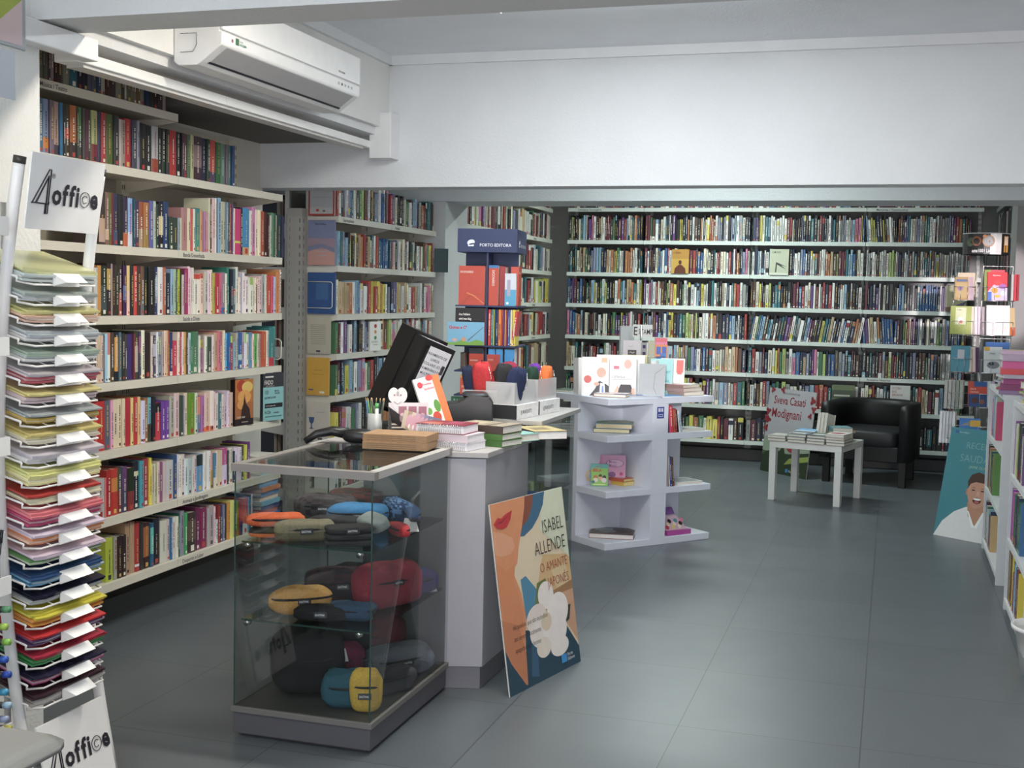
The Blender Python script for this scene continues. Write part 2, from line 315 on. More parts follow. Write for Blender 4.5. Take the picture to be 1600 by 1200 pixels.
NL = [(n, [int(h_[i:i+2], 16) for i in (0, 2, 4)]) for n, h_ in NAMED]
def cname(h):
    h = h.lstrip('#'); h = ''.join(c*2 for c in h) if len(h) == 3 else h; v = [int(h[i:i+2], 16) for i in (0, 2, 4)]
    return min(NL, key=lambda t: sum((a-b_)**2 for a, b_ in zip(v, t[1])))[0]
def ordinal(n):
    return f"{n}{'th' if 10 < n % 100 < 14 else {1: 'st', 2: 'nd', 3: 'rd'}.get(n % 10, 'th')}"

UNIT1=[
('music',2.29,3.994,'30:844:20 28:776:20 11:554:20 20:665:20 17:433:20 18:988:20 32:311:20 23:422:20 42:887:21 48:267:21 68:223:21 64:556:21 29:246:21 26:aa9:22 30:522:20 40:433:20 37:887:20 27:543:20 11:bba:20 35:665:20 17:764:20 25:776:20 28:753:21 33:887:21 33:235:20 29:333:20 38:322:20 38:433:20 23:988:20'),
('top',2.01,3.99,'33:534:21 32:479:21 35:89b:21:.1-.3=d82 27:767:21 36:b98:21:0-.2=434 19:27a:21 15:322:21 28:332:21:.35-.55=c32 42:b62:21:0-.3=322 13:343:21 25:584:21:0-.4=444 20:444:21 18:623:21 21:334:21:.2-.8=556 39:bb7:21:0-.35=823 23:335:21 33:b33:21 53:562:21 39:333:21 17:cbb:20 28:a98:20 50:b23:21 36:445:21 20:99a:21 95:111:20.5 50:bbb:20.5:0-.3=a42 29:222:20.5 29:232:20.5 29:333:20.5 53:b22:20.5 48:111:20.5 18:323:20.5 30:734:20.5 25:575:20.5 28:bb8:20.5 73:423:20.5:.3-.8=977 45:224:20.5 26:343:20.5 56:c43:20.5:0-.25=546 44:263:20 48:687:20 27:767:20 28:487:20 28:247:20'),
('comics',1.674,4.4,'43:433:22:.05-.5=ca9 27:865:22:.1-.3=db9 18:662:22 15:723:22 37:335:22:0-.3=457 38:222:22 34:324:21:0-.28=c63 34:9be:21:.0-.3=dde 11:156:21 33:435:20 32:a53:20:0-.4=b97 43:b73:20:0-.4=a84 31:66a:21 20:bcb:21 22:243:20 39:212:21:.3-.7=dc9 43:247:21.5 74:343:15 15:9ab:15 16:cca:15 51:b88:20 28:edb:20 16:d55:20 23:eed:20 42:388:20.5:0-.4=498 31:da7:19.5 23:b8a:19.5 21:c99:19 11:eec:26 21:754:26 27:ecc:26.5 11:eee:26.5 15:778:26 30:8bd:27 25:cca:25.5 24:bba:25.5 18:79a:25.5 13:345:25.5 25:a45:25 12:647:25 16:eed:23 63:d37:23:.25-.3=dd4 23:223:24 65:49c:24:0-.17=da7 27:eed:23 36:d8b:25 24:edc:24 24:fec:24 41:b53:23.5 38:522:23.5 21:422:22.5 18:ccb:22 32:697:23.5 14:264:23.5 21:ecb:22.5 44:244:23 29:335:22.5'),
('health',1.377,4.365,'17:ddd:20 6:eed:20 26:d94:21 42:232:21:.1-.6=455 28:322:22:.5-.9=ca5 8:cbb:22 18:422:21.5 31:332:21.5 27:433:21.5:0-.45=c65 27:425:21.5:.3-.6=67a 23:ec8:21.5:.0-.5=fcb 27:233:21.5 25:d43:21.5 28:533:21.5 26:754:21.5:0-.3=777 33:122:21.5 44:222:21.5 10:224:21.5 24:347:21.5:.4-.8=9bc 40:eee:21.5 20:b64:21.5 42:234:19 21:9bd:21 20:aca:21 13:454:21 25:bc2:21 7:342:21 26:dcc:18.5 16:936:21 16:b26:21.5 21:fde:22.5 15:edc:22 10:eee:22 33:eed:19:.88-1=d43 29:fed:19:.88-1=d43 31:fdc:19.5:.88-1=d65 32:ccb:20.5 29:fde:21 21:fec:21.5 18:bb4:20 42:c34:19.5 18:d68:20 36:a89:20.5:0-.15=27b 19:eed:20 25:387:23 31:223:22 31:578:22.5:.4-.55=b34 26:eed:23.5 19:fed:18.5 26:bbc:20.5 23:fee:21 42:fee:19 33:eed:18.5:.8-1=ac6 20:edb:18.5 17:fed:18.5 10:545:15 21:fdc:18 34:ecc:19.5 28:aaa:20.5 20:ddc:20.5 57:c43:19.5 25:e57:20 28:bce:19.5 33:d84:22 22:fec:22.5'),
('row_c',1.095,4.344,'34:334:21 13:ecb:20 15:dca:20 22:ecb:20 11:678:20 20:adf:20.5 23:ffe:21:.55-1=d87 29:543:21 27:223:21:.2-.9=ea4 19:578:21 23:333:20.5 16:443:20 50:437:20 9:834:20 29:443:21:.15-.7=ccb 19:446:21:.55-.9=958 27:ffd:21.5 47:322:20.5 15:edc:19 25:546:19:.5-.8=bbd 16:eee:20.5 30:9ab:20.5:.5-.9=cdb 18:baa:20.5 18:fdb:21 13:db9:21 21:b53:21 22:347:20:0-.1=edc 37:d35:16 19:fed:20 16:c45:20 16:fee:20 22:da5:20 17:543:20 22:cde:19.5 14:285:20 59:586:20 11:eed:18 26:b7a:16:.75-1=cb3 9:baa:18 26:ffe:17.5 44:454:17 18:fee:18 33:ca8:19 27:d78:19.5 30:b78:19.5 16:fec:20 28:4be:18.5 24:26a:18.5 32:a35:17:.8-1=bd3 22:9bc:14 22:bba:18.5 39:36a:18.5:.25-.4=bdd 26:bab:18.5 16:eef:18.5:.7-1=ad6 33:eed:17.5 30:69b:18.5 20:fdc:17.5 34:5b5:17.5 20:dcb:17.5 24:b87:17.5 49:c53:18.5 17:fed:19 14:ccb:19 57:388:20.5:0-.22=c34 22:4aa:21'),
('row_d',0.806,4.352,'13:547:20 24:d44:20.5 55:c22:21 35:567:21 21:eac:21 34:edb:21 30:edb:21 21:edb:21 38:b23:21 21:ed8:21 31:c33:21 24:ec8:21 32:ddf:19:.05-.1=456 30:a74:20 27:7bc:20:0-.4=443 28:223:20 46:c34:17:.75-1=222 31:74a:17.5 34:74a:17.5 40:bba:19.5 46:ecc:20.5 27:454:19 11:88a:19 33:edb:20 54:691:19.5 29:dec:19.5 30:68b:17.5:.5-1=e87 30:b7b:17.5 51:ecb:19:.0-.12=e73 34:fed:19.5:.0-.12=d63 15:ecd:19 34:edc:18 32:478:17.5 25:edc:17 26:cbc:17.5 19:ede:18.5 32:dba:17.5'),
('row_e',0.518,4.374,'59:bbb:17 14:d77:17 38:b22:20 45:c32:20:.5-.8=d83 31:832:20:.5-1=454 39:647:20:.0-.5=446 48:833:19:.45-1=232 41:223:21:.7-.8=dda 32:4ab:21 44:a34:21.5 18:ed3:21.5 18:cca:18.5 12:ddb:18.5 10:bb9:18.5 23:edc:19 26:958:18.5 29:dcc:18.5 55:ccc:18.5 33:358:20.5 13:dde:20.5 19:eed:20 33:edd:20 33:dee:17.5 34:bcc:17.5 14:ddd:17.5 29:dcc:18 58:59c:18:.7-1=233 10:fff:18.5 23:ddc:19 30:eee:19 26:b93:18:.5-1=da9 27:58a:17:.0-.3=edc 24:edc:18 38:dca:18 49:c59:18.5:0-.55=dce 14:555:17 39:ddc:18 18:245:16 72:ede:17.5 26:553:18 26:dd4:18 38:738:19'),
('row_f',0.234,4.446,'52:bc2:19 26:aa9:19 66:322:18.5 69:b97:23 36:b33:22:.1-.15=eee 31:333:21 46:422:21:.25-.9=a63 27:268:20:.3-.9=6cb 53:223:21.5 54:ddc:19.5 28:dcc:19.5 19:37a:19.5 25:ddd:19.5 23:eed:19.5 14:265:20.5 34:99a:21.5 29:4a6:20 8 72:433:19.5:.3-.8=654 40:725:21 62:825:20 13:bbb:19 46:baa:20 14:ecd:19 25:ddd:12 21:933:19 25:445:18.5 18:88a:18.5 26:235:18.5 25:d93:18.5 37:dd7:19.5 60:792:18 31:b44:18:0-.4=236 54:c55:18.5:0-.3=ddd 15:59c:18.5 16:244:19.5 20:ccd:19.5'),
]

far_early = []
def T3(x, y, z): return Matrix.Translation((x, y, z)) @ Matrix.Rotation(R(90), 4, 'Z')
XL = -3.15     # front edge of the shelves on the left wall
SN = {'music': 'Música/Teatro shelf', 'top': 'shelf below Música/Teatro', 'comics': 'Banda Desenhada shelf', 'health': 'Saúde e Dieta shelf', 'row_c': 'shelf below Saúde e Dieta',
      'row_d': 'shelf with the FADO book', 'row_e': 'Animais e Jardinagem shelf', 'row_f': 'Desporto e Lazer shelf'}
for name, z, ystart, data in UNIT1:
    y = ystart; toks = data.split(); cols = [t.split(':')[1] if ':' in t else None for t in toks]; k = 0; zshelf = z
    lean = {'row_d': -3.0, 'row_f': -3.5, 'top': -2.0}.get(name, 0)
    for i, t in enumerate(toks):
        f = t.split(':')
        if len(f) == 1: y += int(f[0])/1000; continue
        w_ = int(f[0])/1000; h_ = float(f[2])/100; k += 1; bands = []
        if len(f) > 3:
            rg, bc = f[3].split('='); a, b_ = rg.split('-'); bands = [(float(a), float(b_), bc)]
        # wide runs in a row are several equal volumes of one set
        nsub = max(1, round(w_/.042)) if w_ > .055 and not bands else 1
        for sbi in range(nsub):
            ww = w_/nsub; mb = MB(); hh = h_*(1-.01*sbi)
            c = hexjit(f[1], .05)
            book_geo(mb, ww-.0006, hh, rnd.uniform(.125, .155), c, bands)
            left = next((cols[j] for j in range(i-1, -1, -1) if cols[j]), None)
            me_n = cname(f[1]); size = 'thick' if ww > .038 else ('thin' if ww < .016 else '')
            if nsub > 1: k += (1 if sbi else 0)
            ln = me_n if sbi else (cname(left) if left else None)
            lab = ' '.join(x for x in [size, me_n, 'book'] if x)
            tail = f', {ordinal(k)} from left, {SN[name]}'; extra = f' with {cname(bands[0][2])} band' if bands else (f' right of {"another" if ln == me_n else "a "+ln} one' if ln else '')
            lab = lab+extra+tail if len((lab+extra+tail).replace('/', ' ').split()) < 16 else lab+tail
            if ww < .0205 or hh*ww < .0040:
                far_early.append((ww-.0006, hh, c, bands, T3(XL-.02, y, z+.0005))); y += ww; continue
            o = mb.build('book', 'print'); o.location = (XL-.018-rnd.uniform(0, .008), y, z+.0005)
            ang = 0
            if lean and rnd.random() < .0: ang = lean
            o.rotation_euler = (0, 0, R(90)); tag(o, lab, 'book', 'books on the '+SN[name])
            if name == 'row_c' and f[1] == '443' and abs(h_-.21) < .001:
                q = MB(); q.X = FRONT @ Matrix.Rotation(R(-90), 4, 'Z'); q.text('JOGO SUJO', -hh*.78, ww*.24, ww*.62, 'd8d0c0', z=.0008, bold=.02); q.build('spine_title', 'print', o)
            y += ww
LZ = [.234, .518, .806, 1.095, 1.377, 1.674, 2.01]
shelving('cream steel bookshelf bay nearest the camera on the left, beside the pillar', XL, 2.96, 90, 1.0, .31, LZ+[2.29], 2.6)
shelving('cream steel bookshelf bay behind the paper rack, carrying the Música / Teatro shelf', XL, 3.96, 90, 1.0, .31, LZ+[2.29], 2.6, {7: ('Música / Teatro', .045)}, back='b9b1a0')
shelving('cream steel bookshelf bay with Banda Desenhada and Saúde e Dieta signs', XL, 4.96, 90, 1.01, .31, LZ, 2.3,
         {0: ('Desporto e Lazer', .04), 1: ('Animais e Jardinagem', .04), 4: ('Saúde e Dieta', .04), 5: ('Banda Desenhada', .04)})

# flat-coloured distant rows: one letter per book colour
PAL = dict(W='e8e8e4', C='e2dcc4', K='26242a', N='2c3650', B='3a669e', S='90b4cc', T='34727c', G='487c58', L='b0c470', Y='d8cc50', O='c07c50', R='a83c3c', M='6e3442', P='6c4486', V='8a90ae', I='d07a9a', A='a4a4a2', D='5c4034', E='c4aa84', F='4c4c50')
far = MB(); fq = random.Random(11)
for w_, h_, c_, b_, X_ in far_early: book_geo(far, w_, h_, .14, c_, b_, X_, detail=2, q=fq)
def fill(letters, x0, y0, rz, xa, xb, z, hm, dep=.15, lean=None, gap=None):
    """fill a shelf from xa to xb in the bay's own coordinates"""
    Fm = frame(x0, y0, rz); ws = [fq.uniform(.6, 1.4) for _ in letters]; k = (xb-xa)/sum(ws); x = xa
    for i, (ch, w_) in enumerate(zip(letters, ws)):
        w_ *= k
        if ch == ' ': x += w_; continue
        h_ = hm*fq.choice([.84, .88, .92, .95, 1, 1]); u = (x-xa)/(xb-xa)
        ang = 0
        if lean:
            for a, b_, an in lean:
                if a <= u <= b_: ang = R(an)
        c = hexjit(PAL[ch], .18); bands = []
        if fq.random() < .22: a = fq.choice([0, .1, .7, .8]); bands = [(a, a+.2, PAL[fq.choice('WKRNYOSC')])]
        X_ = Fm @ Matrix.Translation((x, .012+fq.uniform(0, .012), z)) @ Matrix.Rotation(ang, 4, 'Y')
        book_geo(far, w_-.0006, h_, dep, c, bands, X_, detail=1, q=fq); x += w_
# rear wall, four bays
YB = 11.45; BX = [-3.01, -2.27, -1.27, -.26, .72]; BZ = [.20, .525, .83, 1.135, 1.437, 1.735, 2.04, 2.345]
RS = [{7: ('Literatura Estrangeira', .1)}, {}, {}, {7: ('Memórias / Testemunhos', .08), 2: ('Romance Histórico', .06)}]
for i in range(4):
    shelving(['white rear wall bookshelf bay at the left corner, partly behind the white display stand', 'white rear wall bookshelf bay, second from the left corner, behind the display stand', 'white rear wall bookshelf bay above the white book table', 'white rear wall bookshelf bay behind the black armchair'][i],
             BX[i], YB, 0, BX[i+1]-BX[i], .31, BZ, 2.7, RS[i], 'white bookshelf bays on the rear wall', 'dde6de', '6c6c6a')
rowsB = {6: "KLDKFCTSWKPIWDECWMMMFGKNMPRSWCTOBNKMMGDWNCWTNWKPKKYYKNOKWDKOWKWYROWWVVKVWKVWSWACKNNPKYCTSWWWWWWWMRCNKDNVKNKTKARKNAWNTKWAAVWWASIIYBSWYLKNKYKAWWKNODKPBTWCAVWAGTWWMWAAAAAVPPROTKMP",
         5: "KTKTCEDEGNNVVSSNNECOEYGWWKOOOWWKFTMWNMKCBSWBRWNCCWMMIPMRNBBCCCKTWRMCCWRNWMOKNVIWWNSWNWWTSBGLRRNOKNWWVBWNWWTMCWWOOEDLMMMTSSBKCWWAKWCKCWAWLLLWANNWWVDATKCTTFSDAYAACAAWAWAAAAW",
         4: "BNPMFBKKGKFSYCKGWLKKKWOTSKEEOTCYPWIVWRCWDKLCOYDKGWCKWWSNYCWKTWFKEWNWTORWAFDDCYKFCLKKTTKKKKKMMBRWCPWMWARNRWKNWWSKKWKKWMKNNPWKCKFKFWBSKFKAKTBBBBBBBNWPVNBTYLSABCC",
         3: "IBBAOSKCFMKAKWKCWKFGPNYPFIWAKRTDKVAMPKNWBYYKNTGLLCDLKCWWMWOFKNNBSKWNNRBCGBSDTSKWNTNPMWTAWFSPMKFKYTTEWNNWBWNNOEWBPCEWODBBBBBMKGLRCMPNVWAKCAWWLGAVNBABKAM",
         2: "EECTKWDKMWRKKGWAMRKCLGWNKRFGNTWTBWVKRSWYWOAGVBWNBKTWCCAECEODNTRWVMNCWYOGLAWIBNEVNPIWGLNBBFAVKTMKDKKTFKMADLMRTKKTKNVDDDGAVNKAAWWAAPM",
         1: "GTKDGOMKCNWWKTRMEWMKCWRCCKWAPSRGYOCWKYCRYKWMPGWASVCARTGKWNDCRVGTGKLAWCKWNVSRRRTKCNKAWWWCDRKWWTNKDADYEGTCRECMKWSNKNAGK",
         0: "FKTDMKWERKMRCSBODKFBTVWRAAANKGYOGCYYRKMWDKAMNKKTRCWKMBDGKKYVNKWTMKDRKCEKTMDIPKIIKKTKKMNKPK",
         7: "KKNFBKKKKWCOPNKRDMKSKBWKRNOKNPWKSRPVKRIKWBYNPKWRSNKWCTMPKRVKWNCBKPRKWSDMKNPRKGWSPBRWTVSCMWKKMNWPDMNKCPRPNWKNRMPNKDPNKMRKSNPR"}
for i, s_ in rowsB.items():
    n_ = len(s_); tot = .72+3.01; p = 0
    for j in range(4):
        L_ = BX[j+1]-BX[j]; q_ = round((BX[j+1]+3.01)/tot*n_); seg = s_[p:q_]; p = q_
        fill(seg, BX[j], YB, 0, .012, L_-(.012 if j < 3 else (.10 if i < 7 else .03)), BZ[i]+.0005, .235 if i else .21, lean=[(0, .99, 9)] if (i == 3 and j == 2) else ([(.0, .3, -5)] if i in (3, 6) and j == 3 else None))
# side wall behind the rear pillar
for k_, (ya, yb, lb) in enumerate([(8.92, 9.87, 'cream bookshelf bay on the left wall just behind the rear pillar'), (9.87, 10.68, 'cream bookshelf bay on the left wall, middle of the three behind the pillar'), (10.68, 11.42, 'cream bookshelf bay on the left wall, in the rear corner')]):
    shelving(lb, XL, ya, 90, yb-ya, .31, BZ[:7]+[2.33], 2.6, {} if k_ < 2 else {6: ('Biologia', .1), 5: ('', .1), 3: ('Dicionários', .1), 4: ('Geologia', .1)} if k_ == 2 else {}, 'bookshelf bays behind the pillar', 'dcdccf', '7c7870')
rowsC = {7: "KRWKCRMKWNKVCRWKMSRRKWKRRRWRMKRW", 6: "GRKWYCVIPWCMCMMMKWKCRGWKCFVFWWCECWWKGRWMCKVNWKRWC", 5: "RMKWCNWCMRMWAYYGCVTMCKWCKNTMRRKWCNTVWMAC", 4: "CWLRRIKDFYKCTMYYYKWCRMLKWCNTRKWMYCLRWKYY", 3: "RRMYYKKACRRWALWAMMNKWCDKRMWYKCRRMWN",
         2: "OKMTKKCEKRCEMCDECEKWMRCOKTMCEEDKCCM", 1: "WKCMRDTCEKWCMNRKCEDMWKCTERM", 0: "KWCMRDTCEKDCMNRKCEDMWKCTERM"}
for i, s_ in rowsC.items():
    n_ = len(s_); p = 0
    for (ya, yb) in ((8.92, 9.87), (9.87, 10.68), (10.68, 11.42)):
        q_ = round((yb-8.92)/2.5*n_*1.0); seg = s_[p:q_] or s_[:4]; p = q_
        fill(seg*2 if len(seg) < 10 else seg, XL, ya, 90, .012, yb-ya-.012, (BZ[:7]+[2.33])[i]+.0005, .23, lean=[(.5, .9, 3)] if i % 2 else None)
# free-standing double gondola between the beams: front face ...
GZ = [.31, .60, .879, 1.128, 1.365, 1.653, 1.944]
for ya, yb, lb, sg in ((6.66, 7.47, 'double sided steel bookshelf bay at the gondola end with Espiritualidade sign', {6: ('Espiritualidade', .07)}), (7.47, 8.29, 'double sided steel bookshelf bay with Religião sign, beside the rear pillar', {6: ('Religião', .06)})):
    shelving(lb, XL, ya, 90, yb-ya, .20, GZ, 2.12, sg, 'gondola bookshelf bays under the cross beam', 'd8d4c8', 'c6c0b2')
rowsG = {6: "RWFVWVBTWDGGLDPWKYNVVWBWFIRPCCKKKWCGGWDSSVFAORDKTTKM", 5: "SSTWVSKLKCDEOORKECTWRTBBBBTFICKVWDCMFWKGWKWWDCDEOTYYR", 4: "CEEEEOWSBWVWMRYRYOYWVNPBYEWECWRREAWFWIICE", 3: "GMWPNWNSKKKWVNNKDCCODLWIWCCWDVVPRWRWCTRSWRC", 2: "GMNTYSTWVICGRKVSNWAKYYNTCCDNBRNWKCRMTW",
         1: "YMIWWGVWKKFWEEYOOWCRSNBMWKCRTMWCD", 0: "WKCMRDTCEKDCMNRKCEDMWKCTERMWKNC"}
for i, s_ in rowsG.items():
    h2 = len(s_)//2
    fill(s_[:h2], XL, 6.66, 90, .02, .80, GZ[i]+.0005, .205 if i != 6 else .215, .13); fill(s_[h2:], XL, 7.47, 90, .01, .81, GZ[i]+.0005, .205 if i != 6 else .2, .13)
# ... and rear face, with the square steel end post
for ya, yb, lb in ((6.66, 7.47, 'far side bay of the double gondola, seen dark past its end post'), (7.47, 8.29, 'far side bay of the double gondola next to the pillar')):
    shelving(lb, -3.83, yb, -90, yb-ya, .36, [.30, .50, .70, .93, 1.16, 1.40, 1.64, 1.9], 2.12, {}, 'gondola bookshelf bays under the cross beam', 'c8c4b8', '6a665e', left_end=True)
for i, z in enumerate([.30, .50, .70, .93, 1.16, 1.40, 1.64, 1.9]):
    fill("KWTKNCKKRKKFKDKKMK", -3.83, 7.47, -90, .02, .80, z+.0005, .18, .25); fill("KWCKNKRKNDFMKG", -3.83, 8.29, -90, .02, .80, z+.0005, .18, .2)
e = empty('gondola_post', 'tall grey slotted steel post at the end of the double gondola', 'post', (-3.395, 6.615, 0))
m = MB().box(-.048, -.03, 0, .048, .03, 1.985, 'a8a69e'); z = .1
while z < 1.95: m.box(.030, -.0305, z, .036, -.03, z+.024, '56544e').box(-.036, -.0305, z, -.030, -.03, z+.024, '8a8880').box(.0479, -.012, z, .0485, -.006, z+.024, '56544e'); z += .05
m.build('post', 'paint', e)
# right hand wall beyond the wire rack
RZ = [.20, .525, .83, 1.135, 1.437, 1.735, 2.04, 2.33]
for ya, yb, lb in ((10.55, 11.40, 'dark bookshelf bay on the right wall in the rear corner'), (9.70, 10.55, 'dark bookshelf bay on the right wall behind the grey pillar')):
    shelving(lb, .815, yb, -90, yb-ya, .31, RZ, 2.6, {}, 'bookshelf bays on the right wall', 'a9aca4', '6a6a66')
    for i in range(8): fill("KMWKDRAKNWKMFTKADKWNKMKRKA", .815, yb, -90, .012, .83, RZ[i]+.0005, .23)
tag(far.build('shelved_books', 'print'), 'thin and distant books packed spine out on the rear, side and gondola shelves', 'books', kind='stuff')
# ---------------------------------------------------------------- printed things
def cover_art(mb, w, h, art, X, z0=.0003):
    """flat artwork in fractions of width and height, painted on a face whose outward normal is the local z of X"""
    for k, a in enumerate(art):
        z = z0+.00015*k; t = a[0]
        if t == 'r': mb.rect(a[1]*w, a[2]*h, a[3]*w, a[4]*h, a[5], z, X=X)
        elif t == 'd': mb.disc(a[1]*w, a[2]*h, a[3]*w, a[4], z, ry=(a[5]*h if len(a) > 5 else None), X=X)
        elif t == 'p': mb.poly([(p[0]*w, p[1]*h) for p in a[1]], a[2], z, X=X)
        elif t == 't': mb.text(a[1], a[2]*w, a[3]*h, a[4]*h, a[5], z, sx=(a[6] if len(a) > 6 else 1), align=(a[7] if len(a) > 7 else 'LEFT'), bold=(a[8] if len(a) > 8 else .01), rot=(a[9] if len(a) > 9 else 0), X=X)
def volume(name, label, w, h, t, col, M, art=(), pages='efe8d8', spine=None, group=None, cat='book', spiral=False, stext=None):
    """a real book: x = width, y = thickness going back, z = height, front cover faces -y; parts cover, pages"""
    e = empty(name, label, cat, (0, 0, 0), 0, group); e.matrix_world = M
    c = .0022
    m = MB().box(0, 0, 0, w, c, h, col).box(0, t-c, 0, w, t, h, col)
    if not spiral: m.box(0, c, 0, c, t-c, h, spine or col)
    cover_art(m, w, h, art, FRONT)
    if stext: m.text(stext[0], h*.12, -t*.72, t*.6, stext[1], .0004, X=Matrix(((0, 0, -1, 0), (0, -1, 0, 0), (1, 0, 0, 0), (0, 0, 0, 1))), bold=.01)
    m.build('cover', 'print', e)
    MB().box(c, c, .003, w-.003, t-c, h-.003, pages).build('pages', 'paper', e)
    if spiral:
        s_ = MB(); k = int(h/.0085)
        for i in range(k): s_.tube([(.006+.008*math.cos(a)-.006, t/2+(t*.56)*math.sin(a), .01+i*(h-.02)/k) for a in [j*math.pi/4 for j in range(8)]], .0011, 'd8d8dc', 4, closed=True)
        s_.build('spiral_binding', 'chrome', e)
    return e
def T(x, y, z): return Matrix.Translation((x, y, z))
def RZ_(a): return Matrix.Rotation(R(a), 4, 'Z')
def RX_(a): return Matrix.Rotation(R(a), 4, 'X')
def RY_(a): return Matrix.Rotation(R(a), 4, 'Y')
def flat(x, y, z, rz, w, h, t):
    """lying on its back cover, front cover up; spine along local -x side; corner at (x, y); needs z of the support"""
    return T(x, y, z) @ RZ_(rz) @ T(0, 0, t) @ RX_(-90)
def standing(x, y, z, rz, lean=0): return T(x, y, z) @ RZ_(rz) @ RX_(-lean)

# ---- face-out books on the left shelves
zb = .806
volume('book', 'black and turquoise FADO book standing face out at the shelf end', .165, .255, .02, '3a3a42', T(XL-.004, 5.775, zb+.001) @ RZ_(78),
       [('r', .0, .0, 1, .70, '8cc8c8'), ('t', 'FADO', .06, .755, .13, 'f2efe6', .78, 'LEFT', .008), ('t', 'UMA VIAGEM MÁGICA', .12, .71, .045, 'b0a8a0', .62), ('r', .1, .9, .5, .93, 'e8e4dc'),
        ('t', '100', .05, .55, .13, '33434a', .7, 'LEFT', -.0), ('t', 'MÚSICAS', .55, .60, .05, '33434a', .7), ('t', 'CANÇÕES', .55, .55, .05, '33434a', .7), ('t', 'QUE TEM DE OUVIR', .06, .46, .06, '33434a', .66), ('r', .08, .27, .95, .36, '26262a'),
        ('t', 'Com 101 fotografias inéditas', .12, .30, .035, 'e8e8e8', .75), ('t', '4 CDs', .08, .15, .09, '33434a', .8), ('t', 'incluídos', .5, .15, .05, '33434a'), ('r', .08, .08, .9, .10, '5c8c90')], spine='24343c')
volume('book', 'fantasy paperback with a hooded figure on an orange cover, standing face out', .15, .235, .03, '3a2228', T(XL-.012, 5.50, zb+.001) @ RZ_(82),
       [('r', .0, .14, 1, 1, 'c87828'), ('r', 0, .14, 1, .5, 'b86c34'), ('d', .35, .86, .26, 'b83a20', .13), ('d', .66, .83, .3, 'f0c860', .12), ('d', .5, .62, .36, 'f0a850', .15), ('d', .35, .45, .25, 'e8a050', .1), ('p', [(.3, .14), (.35, .35), (.44, .46), (.48, .60), (.5, .70), (.53, .60), (.6, .46), (.78, .35), (.85, .14)], '3c2420'),
        ('r', 0, 0, 1, .14, '2c1a20'), ('t', 'ROBERT RAMO', .1, .16, .055, 'e8dcd0', .75, 'LEFT', .02), ('r', .35, .06, .7, .08, 'b0a090')], spine='241418')
wire = lambda name, label, pts, M, r=.003, par=None: None
def bookend(label, x, y, z, rz, w=.11, h=.13, group='white wire book ends'):
    e = empty('wire_bookend', label, 'book end', (x, y, z), R(rz), group)
    MB().tube([(0, 0, .0), (0, 0, h*.25), (w, 0, h*.25), (w+.015, 0, h*.25+.012), (w+.015, 0, h), (w, 0, h+.012), (0, 0, h+.012)], .003, 'ece9dc', 6).build('wire_loop', 'paint', e); return e
bookend('white wire book end beside the FADO book', XL-.12, 5.955, .806, 90-90+0)
bookend('white wire book end at the end of the shelf below Saúde e Dieta', XL-.12, 5.955, 1.095, 0)
# spiral bound album at the end of the Saúde e Dieta shelf
volume('book', 'orange spiral bound cookbook at the right end of the Saúde e Dieta shelf', .2, .235, .018, 'e0a070', T(XL-.215, 5.985, 1.3775) @ RZ_(0) @ T(.2, .0, 0) @ RZ_(180), [], spiral=True)
# lying piles on the left shelves
SB = ['6cace0', 'e08850', '3f82c4', 'f0c8b0', '8cc8e4', '5a5a98', 'd84848', '3c74bc', '6ca4d8', 'd8dce4']
z = .2345
for i, c in enumerate(SB[::-1]):
    t = .0225 if i % 3 else .026
    volume('pocket_book', f'{cname(c)} pocket book lying {["lowest", "second lowest", "third from the bottom", "fourth from the bottom", "fifth from the bottom", "fifth from the top", "fourth from the top", "third from the top", "second from the top", "topmost"][i]} in pile on Desporto e Lazer shelf',
           .125, .20, t, c, flat(XL-.008+.008*(i % 3), 5.955-.005*(i % 2), z, 180, 0, 0, t), [], 'b8b0a8', group='pocket books piled on the lowest left shelf')
    z += t+.0006
volume('pocket_book', 'red pocket book standing face out on top of the pile of pocket books', .09, .09, .02, 'd23a3a', T(XL-.05, 5.85, z) @ RZ_(85), [('t', 'Dicionário', .2, .25, .16, 'f4e8e0', .8, 'LEFT', .02, math.pi/2)])
z = .5185
for i, (c, t) in enumerate([('b8d4e4', .03), ('e8ecee', .028), ('dcdcd8', .02), ('e8e4d8', .022)]):
    volume('book', f'{["pale blue", "white", "grey", "cream"][i]} album lying {["at the bottom", "second from the bottom", "second from the top", "on top"][i]} in pile on Animais e Jardinagem shelf', .17, .20, t, c, flat(XL-.01, 5.965-.005*i, z, 180, 0, 0, t), [], group='albums piled at the shelf end'); z += t+.0006

# ---------------------------------------------------------------- paper rack on the left
rk = empty('paper_rack', 'tall white metal rack of paper trays with 4office signs at top and bottom', 'paper rack', (-2.3, 2.99, 0))
rk0 = (-2.3, 2.99, 0)
def rl(p): return (p[0]-rk0[0], p[1]-rk0[1], p[2])
def tubex(z): return -2.352+.102*((z-1.02)/.95)**2
for yy in (2.825, 3.165):
    MB().tube([rl((tubex(z)-(0 if yy > 3 else .012), yy, z)) for z in [.012+i*.1 for i in range(19)]+[1.83]], .0165, 'f0eeec', 10).tube([rl((tubex(1.83)-(0 if yy > 3 else .012), yy, 1.83)), rl((tubex(1.85)-(0 if yy > 3 else .012), yy, 1.85))], .0172, '3a3430', 10).build('side_tube', 'paint', rk)
MB().tube([rl((-2.3, 2.83, .02)), rl((-2.62, 2.83, .02)), rl((-2.62, 3.16, .02)), rl((-2.3, 3.16, .02))], .014, 'e4e2e0', 8).tube([rl((-2.62, 2.83, .02)), rl((-2.62, 2.83, 1.75)), rl((-2.62, 3.16, 1.75)), rl((-2.62, 3.16, .02))], .010, 'dcdad6', 8).build('rear_frame', 'paint', rk)
